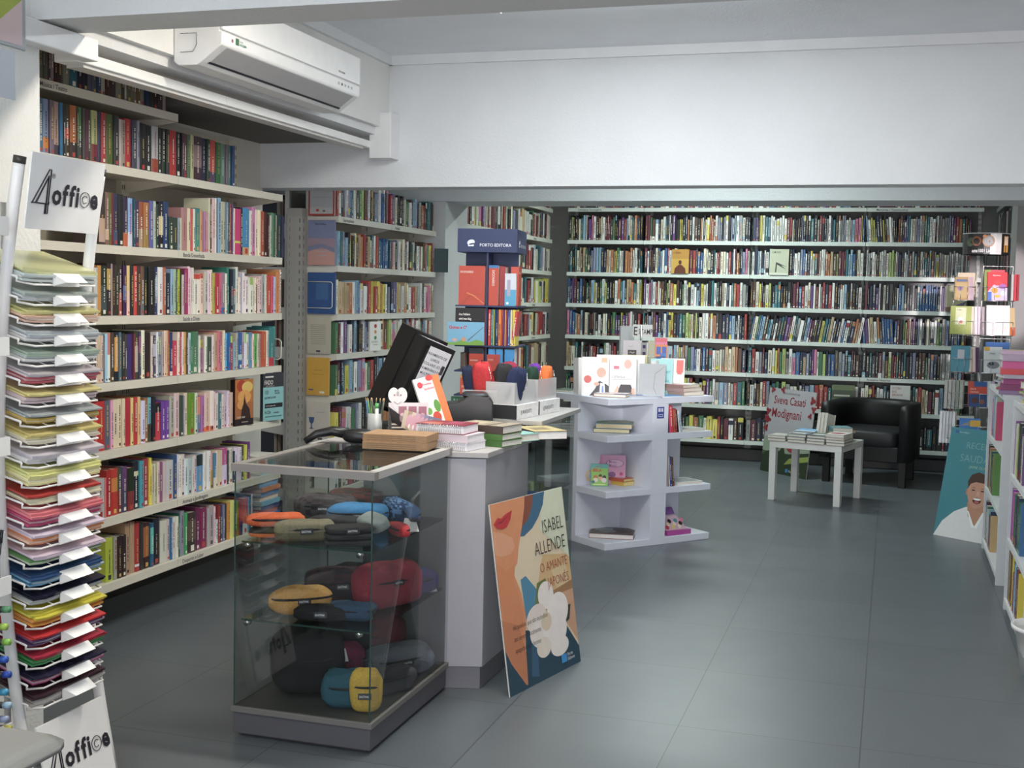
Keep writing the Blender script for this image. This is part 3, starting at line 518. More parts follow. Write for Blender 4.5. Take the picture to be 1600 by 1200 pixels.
XS = Matrix(((0, 0, 1, 0), (1, 0, 0, 0), (0, 1, 0, 0), (0, 0, 0, 1)))    # art x -> world y, art y -> world z, facing +x
def office(parent, x0, x1, y0, y1, za, zb, s):
    """white sign plate with the 4office lettering; corners follow the curve of the tubes"""
    m = MB().add([rl((x0, y0, za)), rl((x0, y1, za)), rl((x1, y1, zb)), rl((x1, y0, zb)), rl((x0-.006, y0, za)), rl((x0-.006, y1, za)), rl((x1-.006, y1, zb)), rl((x1-.006, y0, zb))],
             [(0, 1, 2, 3), (4, 7, 6, 5), (0, 4, 5, 1), (1, 5, 6, 2), (2, 6, 7, 3), (3, 7, 4, 0)], 'f2f1ee')
    sg = m.build('sign_plate', 'paint', parent)
    a = math.atan2(x1-x0, zb-za); Xs = T(*rl((x0+.0012, y0, za))) @ Matrix.Rotation(a, 4, 'Y') @ XS
    t = MB(); z = (zb-za)*.36; W = y1-y0; ink = '2a2630'
    t.tube([(W*.10, z-.002, 0), (W*.235, z+.075, 0), (W*.235, z-.03, 0)], .0028, ink, 4, X=Xs)
    t.tube([(W*.045, z-.002, 0), (W*.27, z-.002, 0), (W*.27, z+.004, 0)], .0024, ink, 4, X=Xs).tube([(W*.05, z-.004, 0), (W*.24, z+.094, 0), (W*.262, z+.094, 0), (W*.262, z-.03, 0), (W*.225, z-.03, 0), (W*.225, z-.004, 0)], .0018, ink, 4, X=Xs)
    t.text('®', W*.275, z+.07, .02, ink, .001, X=Xs)
    x_ = W*.30; S_ = .082
    def put(ch, bold=.032, sx=.92):
        nonlocal x_
        V = text_geo(ch, 1, 'LEFT', bold)[0]; x0_ = min(v.x for v in V); x1_ = max(v.x for v in V)
        t.text(ch, x_-x0_*sx*S_, z, S_, ink, .001, sx=sx, bold=bold, X=Xs); x_ += (x1_-x0_)*sx*S_+.0035
    for ch in 'offi': put(ch)
    cx = x_+.024; r_ = .022
    t.tube([(cx+r_*math.cos(q), z+.022+r_*math.sin(q), .001) for q in [i*math.pi/9 for i in range(18)]], .0012, ink, 4, closed=True, X=Xs)
    t.tube([(cx+.011*math.cos(q), z+.022+.011*math.sin(q), .001) for q in [R(40+i*28) for i in range(11)]], .0012, ink, 4, X=Xs)
    x_ = cx+r_+.004; put('e')
    return t.build('sign_lettering', 'print', sg)
office(rk, tubex(1.65)+.026, tubex(1.865)+.018, 2.835, 3.158, 1.655, 1.862, 1)
office(rk, tubex(.05)+.03, tubex(.26)+.024, 2.845, 3.15, .03, .25, 1)
NT = 22
TC = ['d8d89c/c8d4d0', 'a8b4ac/d0d8dc', 'd0cc84/e0b8a0', 'b8c0c4/dce0e4', '9cb0a0/c8d0d4', 'c8c0c4/c05060', 'd8cc80/e0c8cc', 'a8b0b0/d0b040', 'd8c878/e8e0c0', 'd0c8d0/e0e0e4', 'dcdc88/e8e09c', 'c83c34/e8e0b8', 'e07880/c04070', 'e0d0e0/e89050', 'dcc8d8/5c9450',
      '2c4c78/6ca8cc', '1c1c34/a8b0b0', 'd8cc28/f0a030', 'd02c30/6c4878', 'b82840/3c9c54', '282440/c84890', '442c34/b0a8a4']
TN = ['pale yellow', 'clear and grey', 'ochre', 'silver grey', 'grey green', 'white lined', 'dull yellow', 'grey and amber', 'sand coloured', 'pale lilac', 'light yellow', 'red topped', 'salmon pink', 'white over orange', 'pinkish over green', 'dark blue', 'black', 'bright yellow', 'bright red', 'crimson over green', 'black over magenta', 'dark brown']
TILT = Matrix.Rotation(R(17), 4, 'Y')
for i in range(NT):
    z = 1.505-i*.0572; xf = -2.285+(.025*(i/21)); f0 = 0; ya, yb = 2.838-2.99, 3.150-2.99
    XT = T(xf-rk0[0], 0, z) @ TILT; z0_ = 0
    tr = MB(); tr.X = XT
    tr.tube([(f0-.02, ya-.012, .012), (f0-.02, ya-.010, 0), (f0, ya+.04, -.004), (f0, yb, -.004), (f0-.21, yb, 0), (f0-.23, ya, 0), (f0-.02, ya-.012, .012)], .0032, 'f2f0ec', 6)
    for q in range(1, 5): tr.tube([(f0-.003, ya+.04+q*.052, -.004), (f0-.21, ya+.04+q*.052, 0)], .0018, 'eceae6', 4)
    t_ = tr.build('wire_tray', 'paint', rk)
    lh = MB(); lh.X = T(xf-rk0[0], 0, z)
    A, B_, C_, D_ = (0, ya+.118, .030), (0, ya+.236, .030), (.032, ya+.236, .004), (.032, ya+.140, .004)
    lh.add([A, B_, C_, D_], [(0, 3, 2, 1)], 'faf9f6').add([A, (0, ya+.118, -.006), (.004, ya+.118, -.006), D_], [(0, 1, 2, 3)], 'dedcd6').add([(.0015, ya+.118, -.008), (.0015, ya+.236, -.008), (.0015, ya+.236, .010), (.0015, ya+.118, .010)], [(0, 1, 2, 3)], 'efeeea')
    lh.build('label_holder', 'plastic', t_)
    a_, b_ = TC[i].split('/'); top = hexjit(a_, .02); tk = .036 if i in (0, 10, 12) else rnd.uniform(.026, .033)
    pk = empty('paper_pack', f'{TN[i]} paper packs in {"the top tray" if i == 0 else "the "+ordinal(i+1)+" tray from the top" if i < 21 else "the lowest tray"} of the paper rack', 'paper', (0, 0, 0), 0, 'packs of coloured paper in the rack trays')
    pk.matrix_world = T(xf, 2.99, z+.002) @ TILT
    n_ = 5; m = MB()
    for k in range(n_):
        dx, dy = rnd.uniform(-.008, .006), rnd.uniform(-.006, .014); cc = top if k >= n_-2 else (hexjit(b_, .05) if k % 2 == 0 else tuple((p+q)/2 for p, q in zip(hexjit(b_, .1), lin('e8e4dc'))))
        z0, z1 = k*tk/n_+.002, (k+1)*tk/n_-.0006+.002; x1 = -.004+dx; y0, y1 = -.135+dy, .165+dy
        m.prism([(-.20+dx, y0), (x1-.01, y0-.012), (x1, y0+.03), (x1, y1), (-.20+dx, y1)], z0, z1, cc)
    m.build('sheets', 'gloss', pk)

# pen display and counter corner at the left edge
pd = empty('pen_display', 'white upright pen display stand at the left edge with cups of pens', 'display stand', (-2.322, 2.6, 0))
MB().tube([(0, .145, 0), (0, .145, 2.0)], .014, 'e8e6e4', 8).tube([(0, -.2, 0), (0, -.2, 2.0)], .014, 'e8e6e4', 8).build('side_tube', 'paint', pd)
MB().box(-.02, -.2, .05, -.012, .14, 1.9, '6a6c70').build('back_panel', 'paint', pd)
for z in (1.66, 1.34, 1.07, .69, .28): MB().box(-.012, -.2, z-.03, .058, .15, z+.004, 'efeeea').box(.053, -.2, z+.004, .058, .15, z+.02, 'efeeea').build('ledge', 'paint', pd)
def cup(label, x, y, z, cols, lean=12, rim='28282c'):
    e = empty('pen_cup', label, 'pen cup', (x, y, z), 0, 'pen cups on the pen display')
    MB().tube([(0, 0, 0), (0, 0, .075)], .028, rim, 12).build('cup', frosted(), e)
    for i, c in enumerate(cols):
        a = i*2.4; r = .014; q = random.Random(i+int(z*100)); an = (q.uniform(-.2, .2), q.uniform(-.2, .2))
        pn = empty('pen', f'{cname(c)} pen, {ordinal(i+1)} of those in the {label}', 'pen', (x+r*math.cos(a), y+r*math.sin(a), z+.003), (an[0], an[1], 0), 'pens in the cups')
        MB().tube([(0, 0, 0), (0, 0, .105)], .0048, c, 8).build('barrel', 'plastic', pn); MB().tube([(0, 0, .105), (0, 0, .14)], .0055, hexjit(c, .2), 8).tube([(.007, 0, .11), (.007, 0, .138)], .0012, 'd0d0d0', 4).build('cap', 'plastic', pn)
cup('frosted cup of red and blue pens', -2.298, 2.705, 1.0745, ['c83040', '2c2c34', 'd84858', '3c60b0'])
cup('frosted cup of black pens', -2.298, 2.705, .6945, ['18181c', '202026', '141418', '1c1c22', '26262c'])
cup('frosted cup of dark pens above', -2.298, 2.70, 1.3445, ['202028', '4a3a5c', '18181c'])
for i, (c, z) in enumerate([('5c9c6c', .70), ('a8d040', .655), ('8cc840', .61), ('2c60c8', .565), ('2850b8', .52), ('38a0c8', .475), ('a8c8e0', .435), ('9ca8c8', .40), ('c8c030', .37)]):
    m = empty('marker', f'{cname(c)} marker pen end, {ordinal(i+1)} from the top in the lower pen display', 'marker', (-2.333, 2.722-.012*(i % 2), z-.085), (0, R(84), 0), 'markers lying in the pen display')
    MB().tube([(0, 0, 0), (0, 0, .065)], .009, '202024', 10).build('barrel', 'plastic', m); MB().tube([(0, 0, .065), (0, 0, .085)], .0095, c, 10).build('cap', 'plastic', m)
e = empty('side_counter', 'beige counter corner in the bottom left foreground', 'counter', (-1.6, 1.2, 0))
MB().rbox(-.5, -.6, .795, .43, .355, .82, .03, '9c9a92').build('worktop', 'laminate', e); MB().box(-.45, -.55, 0, .34, .26, .795, 'a9a7a0').build('body', 'laminate', e)
# hanging sleeve and magazine at the top left
e = empty('poster_sleeve', 'clear framed picture sleeve hanging at the top left corner', 'poster sleeve', (-2.22, 2.65, 1.76))
MB().box(-.004, -.26, .355, .004, .115, .66, '9aa0a4').build('frame', 'plastic', e, bevel=.003)
m = MB(); m.X = T(.0045, -.25, .365) @ XS; m.rect(0, 0, .35, .28, '98a828').rect(0, .2, .35, .28, '3a3c18').poly([(.10, 0), (.16, 0), (.35, .2), (.35, .24)], 'c8c8a8', .0002).poly([(.2, 0), (.35, 0), (.35, .12)], 'c8b0b0', .0003); m.build('picture', 'print', e)
MB().box(-.004, -.24, .22, .004, .072, .345, 'b8c0c8').build('lower_pocket', 'gloss', e)
# ---------------------------------------------------------------- glass showcase with pencil cases
GL = glass('showcase_glass', (.90, .92, .91), .62)
sx0, sx1, sy0, sy1 = -2.065, -1.565, 3.59, 4.30
e = empty('glass_showcase', 'glass showcase of pencil cases with a grey base at the front of the counter', 'showcase', (-1.815, 3.945, 0))
def bx(*a, col='8c8a88'): return MB().box(a[0]+1.815, a[1]-3.945, a[2], a[3]+1.815, a[4]-3.945, a[5], col)
bx(sx0+.02, sy0+.02, 0, sx1-.02, sy1-.02, .012, col='3a3a3a').build('feet_plinth', 'laminate', e)
bx(sx0, sy0, .012, sx1, sy1, .085, col='55555b').build('base', 'laminate', e, bevel=.002)
bx(sx0-.008, sy0-.008, .085, sx1+.008, sy1+.008, .105, col='6e6d69').build('base_top', 'laminate', e, bevel=.002)
bx(sx0+.008, sy0+.008, .1051, sx1-.008, sy1-.01, .1056, col='4a4946').build('base_mat', 'laminate', e)
fr = bx(sx0-.008, sy0-.008, .900, sx1+.008, sy0+.025, .925, col='8a8580'); fr.box(sx0+1.807, sy1-3.945-.025, .9, sx1+1.823, sy1-3.937, .925, '8a8580').box(sx0+1.807, sy0-3.92, .9, sx0+1.84, sy1-3.97, .925, '8a8580').box(sx1+1.79, sy0-3.92, .9, sx1+1.823, sy1-3.97, .925, 'b4b2b0')
fr.build('top_frame', 'laminate', e)
bx(sx0+.02, sy0+.02, .915, sx1-.02, sy1-.02, .922, col='aab8b4').build('top_glass', GL, e)
for a in ((sx0+.002, sy0+.002, .105, sx1-.002, sy0+.006, .90), (sx1-.006, sy0+.006, .105, sx1-.002, sy1-.013, .90), (sx0+.002, sy0+.006, .105, sx0+.006, sy1-.013, .90)):
    bx(*a).build('glass_pane', GL, e)
for a in ((sx1-.0055, sy0+.0005), (sx0+.0005, sy0+.0005)): bx(a[0], a[1], .105, a[0]+.005, a[1]+.0012, .90, col='2c4640').build('glass_edge', 'gloss', e)
bx(sx0+.006, sy1-.008, .105, sx1-.006, sy1-.004, .90).build('glass_pane', GL, e)
bx(sx0+.001, sy1-.0035, .105, sx0+.006, sy1-.002, .90, col='1c2c2a').build('glass_edge', 'gloss', e)
for z in (.655, .39):
    s_ = bx(sx0+.012, sy0+.03, z, sx1-.012, sy1-.02, z+.006).build('glass_shelf', GL, e)
    bx(sx0+.012, sy0+.029, z, sx1-.012, sy0+.0302, z+.006, col='24443c').build('shelf_edge', 'gloss', s_)
    for px in (sx0+.03, sx1-.06):
        m = MB(); m.tube([(px+1.815, sy0-3.945+.03, z-.008), (px+1.815, sy0-3.945+.05, z-.008)], .011, 'd8d8d8', 12); m.build('shelf_clip', 'chrome', s_)
def pouch(label, x, y, z, rz, w, d, h, col, col2=None, patch=True, e_=3.3, lump=.035, zipc='26242a', name='pencil_case', cat='pencil case', tilt=0, px=0, pz=.55, pattern=0):
    o = empty(name, label, cat, (x, y, z), (R(tilt), 0, R(rz)))
    m = MB().blob((0, 0, h/2), (w/2, d/2, h/2), col, e=e_, nu=28, nv=14, lump=lump, seed=int(abs(x*1000+y*77)))
    if pattern:
        q = random.Random(5)
        for i, f in enumerate(m.f):
            if q.random() < .45: m.c[i] = hexjit(col2 or col, .3)
    elif col2:
        for i, f in enumerate(m.f):
            if sum(m.v[k].z for k in f)/4 < h*.45: m.c[i] = lin(col2)
    m.build('body', 'fabric', o)
    zt = MB().tube([(w*.48*math.copysign(abs(math.cos(a))**.8, math.cos(a)), d*.5*math.copysign(abs(math.sin(a))**.8, math.sin(a)), h*.62) for a in [i*math.pi/12 for i in range(24)]], .004, zipc, 5, closed=True); zt.build('zip', 'fabric', o)
    if patch:
        p = MB(); p.X = T(px, -d*.5-.0025, h*pz) @ RX_(90-12)
        p.rect(-.022, -.010, .022, .010, '1c1a24', .002).rect(-.022, -.010, .022, .010, '1c1a24', 0).text('EASTPAK', -.018, -.004, .010, 'e8e4e8', .0025, sx=.8, bold=.01); p.build('label_patch', 'print', o)
    return o
Z1, Z2, Z3 = .6615, .3965, .1062
pouch('orange pencil case with white lettering at the front left of the top glass shelf', -1.985, 3.73, Z1+.035, 32, .20, .09, .045, 'ee6428', patch=False, e_=3)
pouch('olive and black pencil case under the orange one on the top glass shelf', -1.975, 3.725, Z1, 30, .19, .09, .036, '3c3a30', 'e87030', patch=False)
pouch('khaki flat-topped pencil case at the front of the top glass shelf', -1.86, 3.70, Z1, 35, .20, .085, .07, '8a8068', '6e664e', e_=4)
pouch('plaid brown round pencil case at the back left of the top glass shelf', -1.95, 4.05, Z1, 15, .23, .12, .10, '5c5256', '463e44', pattern=1)
pouch('bright blue pencil case in the middle of the top glass shelf', -1.80, 4.0, Z1, 25, .22, .10, .085, '3c8ccc', e_=3)
pouch('dark camouflage pencil case at the back of the top glass shelf', -1.90, 4.20, Z1, 10, .22, .09, .10, '4c443c', '7a3c34', pattern=1)
pouch('black patterned pencil case behind the khaki one on the top glass shelf', -1.83, 3.86, Z1, 20, .19, .08, .06, '3a363c')
for i in range(3): pouch(f'black folding wallet, {["lowest", "middle", "topmost"][i]} of three at the front of the top glass shelf', -1.70, 3.70+.004*i, Z1+.021*i, 28+5*i, .16, .10, .02, '2e2a2c', patch=(i == 2), e_=5, lump=0, name='wallet', cat='wallet')
pouch('light grey rounded pencil case in the right corner of the top glass shelf', -1.665, 3.85, Z1+.03, -35, .15, .07, .05, 'a2a8a8', tilt=30)
pouch('small red cylinder pencil case in the right corner of the top glass shelf', -1.60, 3.90, Z1, -45, .12, .05, .045, 'c02c34', patch=False)
pouch('blue galaxy print pencil case at the back right of the top glass shelf', -1.70, 4.12, Z1+.01, -50, .22, .08, .08, '2c4474', '6c98d4', pattern=1)
pouch('blue and grey pencil case leaning at the back right of the top glass shelf', -1.63, 4.08, Z1+.02, -60, .20, .06, .055, '4c6a9c', '5c5c64', patch=False)
pouch('mustard yellow pencil case at the front left of the lower glass shelf', -1.89, 3.74, Z2, 38, .22, .09, .10, 'd09a4c', e_=2.4)
pouch('dark floral pencil case behind the mustard one on the lower glass shelf', -1.83, 3.93, Z2, 30, .26, .11, .13, '342e34', '4c3038', pattern=1)
pouch('black pencil case lying in front on the lower glass shelf', -1.79, 3.70, Z2, 15, .20, .08, .05, '1e1e22')
pouch('soft denim blue pencil case on the lower glass shelf', -1.70, 3.74, Z2, 10, .16, .09, .06, '2e4c6c', patch=False, lump=.08)
pouch('large red bag on the right of the lower glass shelf', -1.665, 3.96, Z2, 62, .27, .12, .155, 'a02c40', e_=4, name='toiletry_bag', cat='bag', pz=.6)
pouch('purple pouch behind the large red bag on the lower glass shelf', -1.63, 4.16, Z2, 60, .16, .08, .09, '3c3280', patch=False)
pouch('black case at the back of the lower glass shelf', -1.86, 4.16, Z2, 0, .24, .1, .09, '201e22', patch=False)
bp = pouch('black backpack lying on the left of the showcase floor', -1.92, 3.84, Z3, 25, .26, .30, .22, '18181c', patch=False, name='backpack', cat='backpack', e_=3, lump=.05)
pouch('dark grey bag standing behind the black backpack on the showcase floor', -1.93, 4.08, Z3, 10, .26, .16, .25, '2a2a30', patch=False, name='backpack', cat='backpack', e_=4)
pouch('dark red bag at the back of the showcase floor', -1.82, 4.17, Z3, 5, .26, .14, .20, '6c1e2c', patch=False, name='backpack', cat='backpack', e_=4)
pouch('magenta purse with a white triangle tag on the showcase floor', -1.83, 3.93, Z3, 10, .18, .08, .15, '7c2048', patch=False, name='purse', cat='bag')
pouch('teal green gym bag lying in the middle of the showcase floor', -1.70, 3.72, Z3, 20, .17, .12, .12, '1e5c70', patch=False, lump=.10, name='gym_bag', cat='bag')
yb_ = pouch('small yellow backpack in the front right corner of the showcase floor', -1.625, 3.69, Z3, 18, .11, .07, .145, 'd8ae28', name='mini_backpack', cat='backpack', e_=3.4, pz=.42)
MB().tube([(-.02, .02, .142), (-.015, .02, .165), (.015, .02, .165), (.02, .02, .142)], .003, '2a241c', 6).build('carry_handle', 'fabric', yb_)
pouch('flat grey felt pencil case at the back right of the showcase floor', -1.67, 4.08, Z3, 55, .28, .13, .12, '6a707c', e_=3)
pouch('charcoal cap shaped pouch beside the yellow backpack on the showcase floor', -1.625, 3.90, Z3, 60, .20, .08, .09, '3c3c42', patch=False)
# price tags standing in the showcase
for k_, (x, y, z, lb) in enumerate([(-1.57-.02, 3.98, Z1, 'white price card in the right corner of the top glass shelf'), (-1.60, 4.20, Z2, 'white price card behind the large red bag'), (-1.80, 3.86, Z3+.10, 'white and red triangular tag on the magenta purse')]):
    t_ = empty('price_card', lb, 'card', (x, y, z), (R(-20), 0, R(30))); MB().poly([(-.03, 0), (.03, 0), (.02, .045), (-.02, .05)], 'e8e8ec', X=FRONT).poly([(-.02, .008), (.012, .008), (.0, .04)], 'e08888' if k_ == 2 else 'e8e8ec', .0004, X=FRONT).build('card', 'paper', t_)

# ---------------------------------------------------------------- counter
ct = empty('counter', 'light grey laminate shop counter with a faceted end behind the showcase', 'counter', (-1.9, 4.7, 0))
def cp(pts): return [(a+1.9, b-4.7) for a, b in pts]
fp = [(-1.562, 4.305), (-1.436, 4.345), (-1.43, 4.885), (-1.53, 5.0), (-1.92, 5.0), (-1.92, 4.31)]
MB().prism(cp([(-1.572, 4.315), (-1.446, 4.352), (-1.44, 4.88), (-1.90, 4.99), (-1.90, 4.33)]), 0, .085, '78787e').build('plinth', 'laminate', ct, bevel=.002)
MB().prism(cp(fp), .088, .885, 'a6a6ac').build('body', 'laminate', ct, bevel=.002)
MB().prism(cp([(-1.556, 4.303), (-1.425, 4.335), (-1.42, 4.90), (-1.52, 5.02), (-2.15, 5.02), (-2.15, 4.303)]), .888, .91, 'b0aeac').build('worktop', 'laminate', ct, bevel=.003)
e = empty('glass_counter', 'second glass topped counter section carrying the boxed pouches', 'showcase', (-1.65, 5.2, 0))
MB().box(-.22, -.17, 0, .215, .50, .10, '8a8a8c').build('base', 'laminate', e); MB().box(-.24, -.17, .945, .235, .52, .965, 'b4b2b0').build('worktop', 'laminate', e, bevel=.002)
for a in ((.205, -.16, .1, .210, .495, .945), (-.215, -.165, .1, .21, -.16, .945), (-.215, .49, .1, .21, .495, .945)): MB().box(*a, '8c8a88').build('glass_pane', GL, e)
MB().box(-.2, -.15, .5, .2, .48, .506, 'c').build('glass_shelf', GL, e) if False else MB().box(-.2, -.15, .60, .2, .48, .606, 'cccccc').build('glass_shelf', GL, e)
MB().box(-.215, -.16, .1, -.205, .49, .945, '4a4c50').build('rear_panel', 'laminate', e)
m = empty('blue_brochure', 'blue folder with white stripes inside the second glass counter', 'folder', (-1.52, 5.22, .607), R(20)); MB().box(-.1, -.07, 0, .1, .09, .008, '2c6cc8').box(-.1, -.09, 0, .1, -.07, .012, 'e8e8ee').build('cover', 'print', m)

def on(z=.91): return z+.0006
# black payment terminal screen seen from behind
e = empty('till_screen', 'black till screen seen from behind on the counter, tilted, with paper notices', 'monitor', (-1.99, 4.86, .911), 0)
MB().rbox(-.13, -.11, 0, .11, .11, .035, .02, '19191b', X=RZ_(50)).build('foot', 'plastic', e, bevel=.003)
MB().tube([(.02, 0, .03), (.03, 0, .12)], .04, '161618', 12, r1=.035).build('neck', 'plastic', e)
XM = T(-.015, 0, .085) @ Matrix.Rotation(R(24), 4, Vector((-.36, .93, 0))) @ RZ_(62)
m = MB(); m.X = XM
m.box(-.095, -.075, 0, .085, .085, .335, '1b1b1d').box(-.105, -.0, -.02, .095, .10, .35, '111113').box(-.07, -.09, .03, .06, -.075, .30, '202022')
for i in range(9): m.box(-.0955, -.06+i*.012, .10, -.095, -.054+i*.012, .22, '0c0c0e')
m.build('screen_body', 'plastic', e, bevel=.004)
pp = MB(); pp.X = XM @ T(-.06, -.0905, .165) @ FRONT
pp.rect(-.012, -.005, .118, .15, 'e6e6ee')
for i, t_ in enumerate(['PAGAMENTO DE', 'LIVROS', 'ESCOLARES SÓ EM', 'NUMERÁRIO OU', 'MULTIBANCO']): pp.text(t_, .045, .115-i*.022, .016, '34343c', .0006, align='CENTER', bold=.004)
pp.disc(.10, .02, .012, '3a3a40', .0005).rect(.096, .05, .114, .09, '4a4a50', .0005)
pp.build('paper_notice', 'paper', e)
pp = MB(); pp.X = XM @ T(-.06, -.07, .3356); pp.rect(-.012, 0, .118, .07, 'e4e6ea', .001)
for i in range(4): pp.rect(0, .012+.014*i, .09, .018+.014*i, '50505c', .0016)
pp.build('paper_notice', 'paper', e)
volume('recipe_book', 'white recipe book with vegetables on the cover leaning against the till screen', .115, .25, .014, 'f0eeec', T(-1.79, 4.69, .913) @ RZ_(40) @ RX_(-20) @ RY_(-13),
       [('r', .72, .0, 1, 1, 'ec7838'), ('p', [(0, 0), (1, 0), (1, .16), (0, .1)], '8cc040'), ('d', .45, .34, .2, 'f4ead8', .12), ('d', .48, .30, .16, 'd84830', .09), ('d', .25, .42, .11, '6cac48', .06), ('d', .6, .48, .12, '5c9c3c', .11), ('d', .5, .18, .16, 'd03828', .05), ('d', .2, .88, .10, 'd83848', .055), ('t', 'Receitas', .3, .86, .06, 'd0485c', .8), ('t', 'Saudáveis', .3, .78, .06, 'd0485c', .8), ('d', .62, .97, .14, 'd83838', .05)])
# printer
e = empty('receipt_printer', 'black receipt printer on the counter beside the till screen', 'printer', (-1.70, 4.90, .911), R(20))
m = MB(); pr = [(-.13, 0), (.10, 0), (.10, .14), (.085, .160), (0, .168), (-.05, .135), (-.13, .125)]; n = len(pr)
m.add([(x, -.07, z) for x, z in pr]+[(x, .08, z) for x, z in pr], [tuple(range(n)), tuple(range(n, 2*n))[::-1]]+[(i, n+i, n+(i+1) % n, (i+1) % n) for i in range(n)], '242628'); m.build('body', 'plastic', e, bevel=.006)
MB().rbox(-.03, -.06, .157, .08, .07, .176, .02, '303436').build('lid', 'plastic', e); MB().box(.1002, -.012, .045, .1012, .008, .06, '8a8c90').build('badge', 'plastic', e)
e = empty('cash_tray', 'flat black cash tray in front of the printer on the counter', 'tray', (-1.77, 4.66, .911), R(30)); MB().box(-.15, -.09, 0, .10, .09, .022, '262829').build('tray', 'plastic', e, bevel=.006)
# headphones-like scanner and cable on the glass top
e = empty('barcode_scanner', 'black handheld scanner with coiled cable on the glass showcase top', 'scanner', (-1.97, 4.25, .926), R(12))
m = MB(); m.tube([(-.15, -.03, .004), (-.11, -.01, .032), (-.05, 0, .044), (.01, 0, .036)], .012, '161618', 10, r1=.022).blob((.05, 0, .028), (.06, .04, .028), '18181a', e=2.6); m.build('body', 'plastic', e)
MB().tube([(.10+.006*i+.0, .02+.010*math.sin(i*1.3), .014+.009*math.cos(i*1.3)) for i in range(34)], .0035, '121214', 5).build('coiled_cable', 'rubber', e); MB().box(.075, -.045, .02, .095, -.03, .028, 'c03028').build('trigger_stripe', 'plastic', e)
# cardboard boxes
for i, zz in enumerate((.926, .954)):
    e = empty('cardboard_box', f'long flat brown cardboard box on the showcase corner, {["lower", "upper"][i]} of two', 'box', (-1.735, 4.19+.005*i, zz), R(6-2*i), 'flat brown cardboard boxes')
    MB().box(-.115, -.055, 0, .130, .10, .0275, 'a5815a').build('carton', 'card', e, bevel=.001)
    m = MB(); m.X = T(0, -.0553, 0) @ FRONT
    for k in range(3): m.rect(-.10+.0*k, .006+k*.007, .09, .0072+k*.007, '6a4c34', .0004)
    m.build('printed_lines', 'print', e)
# pencil holder and card display
e = empty('pencil_holder', 'clear pencil holder of green and dark pencils beside the card display', 'pencil holder', (-1.985, 4.56, .911)); MB().tube([(0, 0, 0), (0, 0, .10)], .03, 'cccccc', 14).build('holder', frosted(), e)
for i in range(9):
    a = i*2.4; c = ['4a4a40', '5c8c4c', '2c3c2c', '1e2030', '3a6a9c', '28382c'][i % 6]
    p_ = empty('pencil', 'slim pencil in the clear pencil holder beside the card display', 'pencil', (-1.985+.016*math.cos(a), 4.56+.016*math.sin(a), .914), (R(8*math.sin(a)), R(9*math.cos(a)), 0), 'pencils in the clear holder')
    MB().tube([(0, 0, 0), (0, 0, .15)], .0038, c, 6).tube([(0, 0, .15), (0, 0, .163)], .0038, 'c8a878', 6, r1=.0008).build('pencil', 'plastic', p_)
m = empty('felt_pen', 'white and green felt pen standing in the clear pencil holder', 'pen', (-1.97, 4.545, .914)); MB().tube([(0, 0, 0), (0, 0, .12)], .008, 'dce8d8', 8).tube([(0, 0, .12), (0, 0, .14)], .0085, '58b860', 8).build('barrel', 'plastic', m)
e = empty('card_display', 'striped cardboard counter display of greeting cards with a heart on top', 'card display', (-1.80, 4.47, .911), R(30))
def zp(z): return z-.0
m = MB(); m.X = T(0, 0, -.0)
m.add([(-.075, -.05, 0), (.09, -.05, 0), (-.075, -.05, .09), (-.075, .05, .14), (.09, .05, .0), (-.075, .05, 0), (.09, .05, .02)], [(0, 1, 2), (0, 2, 3, 5), (0, 5, 4, 1), (1, 4, 6), (5, 3, 6, 4)], '2c2428')
for i in range(7):
    t0, t1 = i/7, (i+.45)/7; m.add([(-.075, -.0506, .09*t0), (.09-.165*t0, -.0506, .09*t0), (.09-.165*t1, -.0506, .09*t1), (-.075, -.0506, .09*t1)], [(0, 1, 2, 3)], 'd8ccb8')
m.build('striped_box', 'print', e)
m = MB(); m.X = T(-.055, .052, .10) @ FRONT
m.rect(-.02, -.06, .14, .055, 'f0e8ec').disc(.0, .085, .022, 'f4f2f2', .001, ry=.03).disc(.032, .085, .022, 'f4f2f2', .001, ry=.03).poly([(-.021, .08), (.016, .01), (.053, .08)], 'f4f2f2', .0012).disc(.003, .085, .004, 'c898a0', .002).disc(.028, .085, .004, 'c898a0', .002).tube([(0, .06, .002), (.016, .05, .002), (.032, .06, .002)], .001, 'c08890', 4)
for i in range(3): m.rect(.02+i*.04, -.045, .052+i*.04, .04, 'b87888', .0016).disc(.036+i*.04, -.005, .012, 'f0d0d0', .002, ry=.02)
m.build('header_card', 'print', e)
for i in range(7):
    g = empty('greeting_card', f'greeting card, {ordinal(i+1)} from the left in the striped counter display', 'card', (-1.80+.016*i*math.cos(R(30)), 4.452+.016*i*math.sin(R(30)), .955-.004*i), (R(-14), R(14), R(32)), 'greeting cards in the striped display')
    q = MB().box(-.028, 0, 0, .028, .002, .085, ['cbb8a0', 'a89478', 'd0c0b0', 'c8a0b4', 'b890a8', '8888a4', '7c7c98'][i]); q.X = FRONT; q.disc(.004, .045, .018, 'd8a0b0' if i < 5 else 'a8a8c0', .0006, ry=.03).disc(.006, .025, .008, 'f8e8d8', .001, ry=.012); q.build('card', 'print', g)
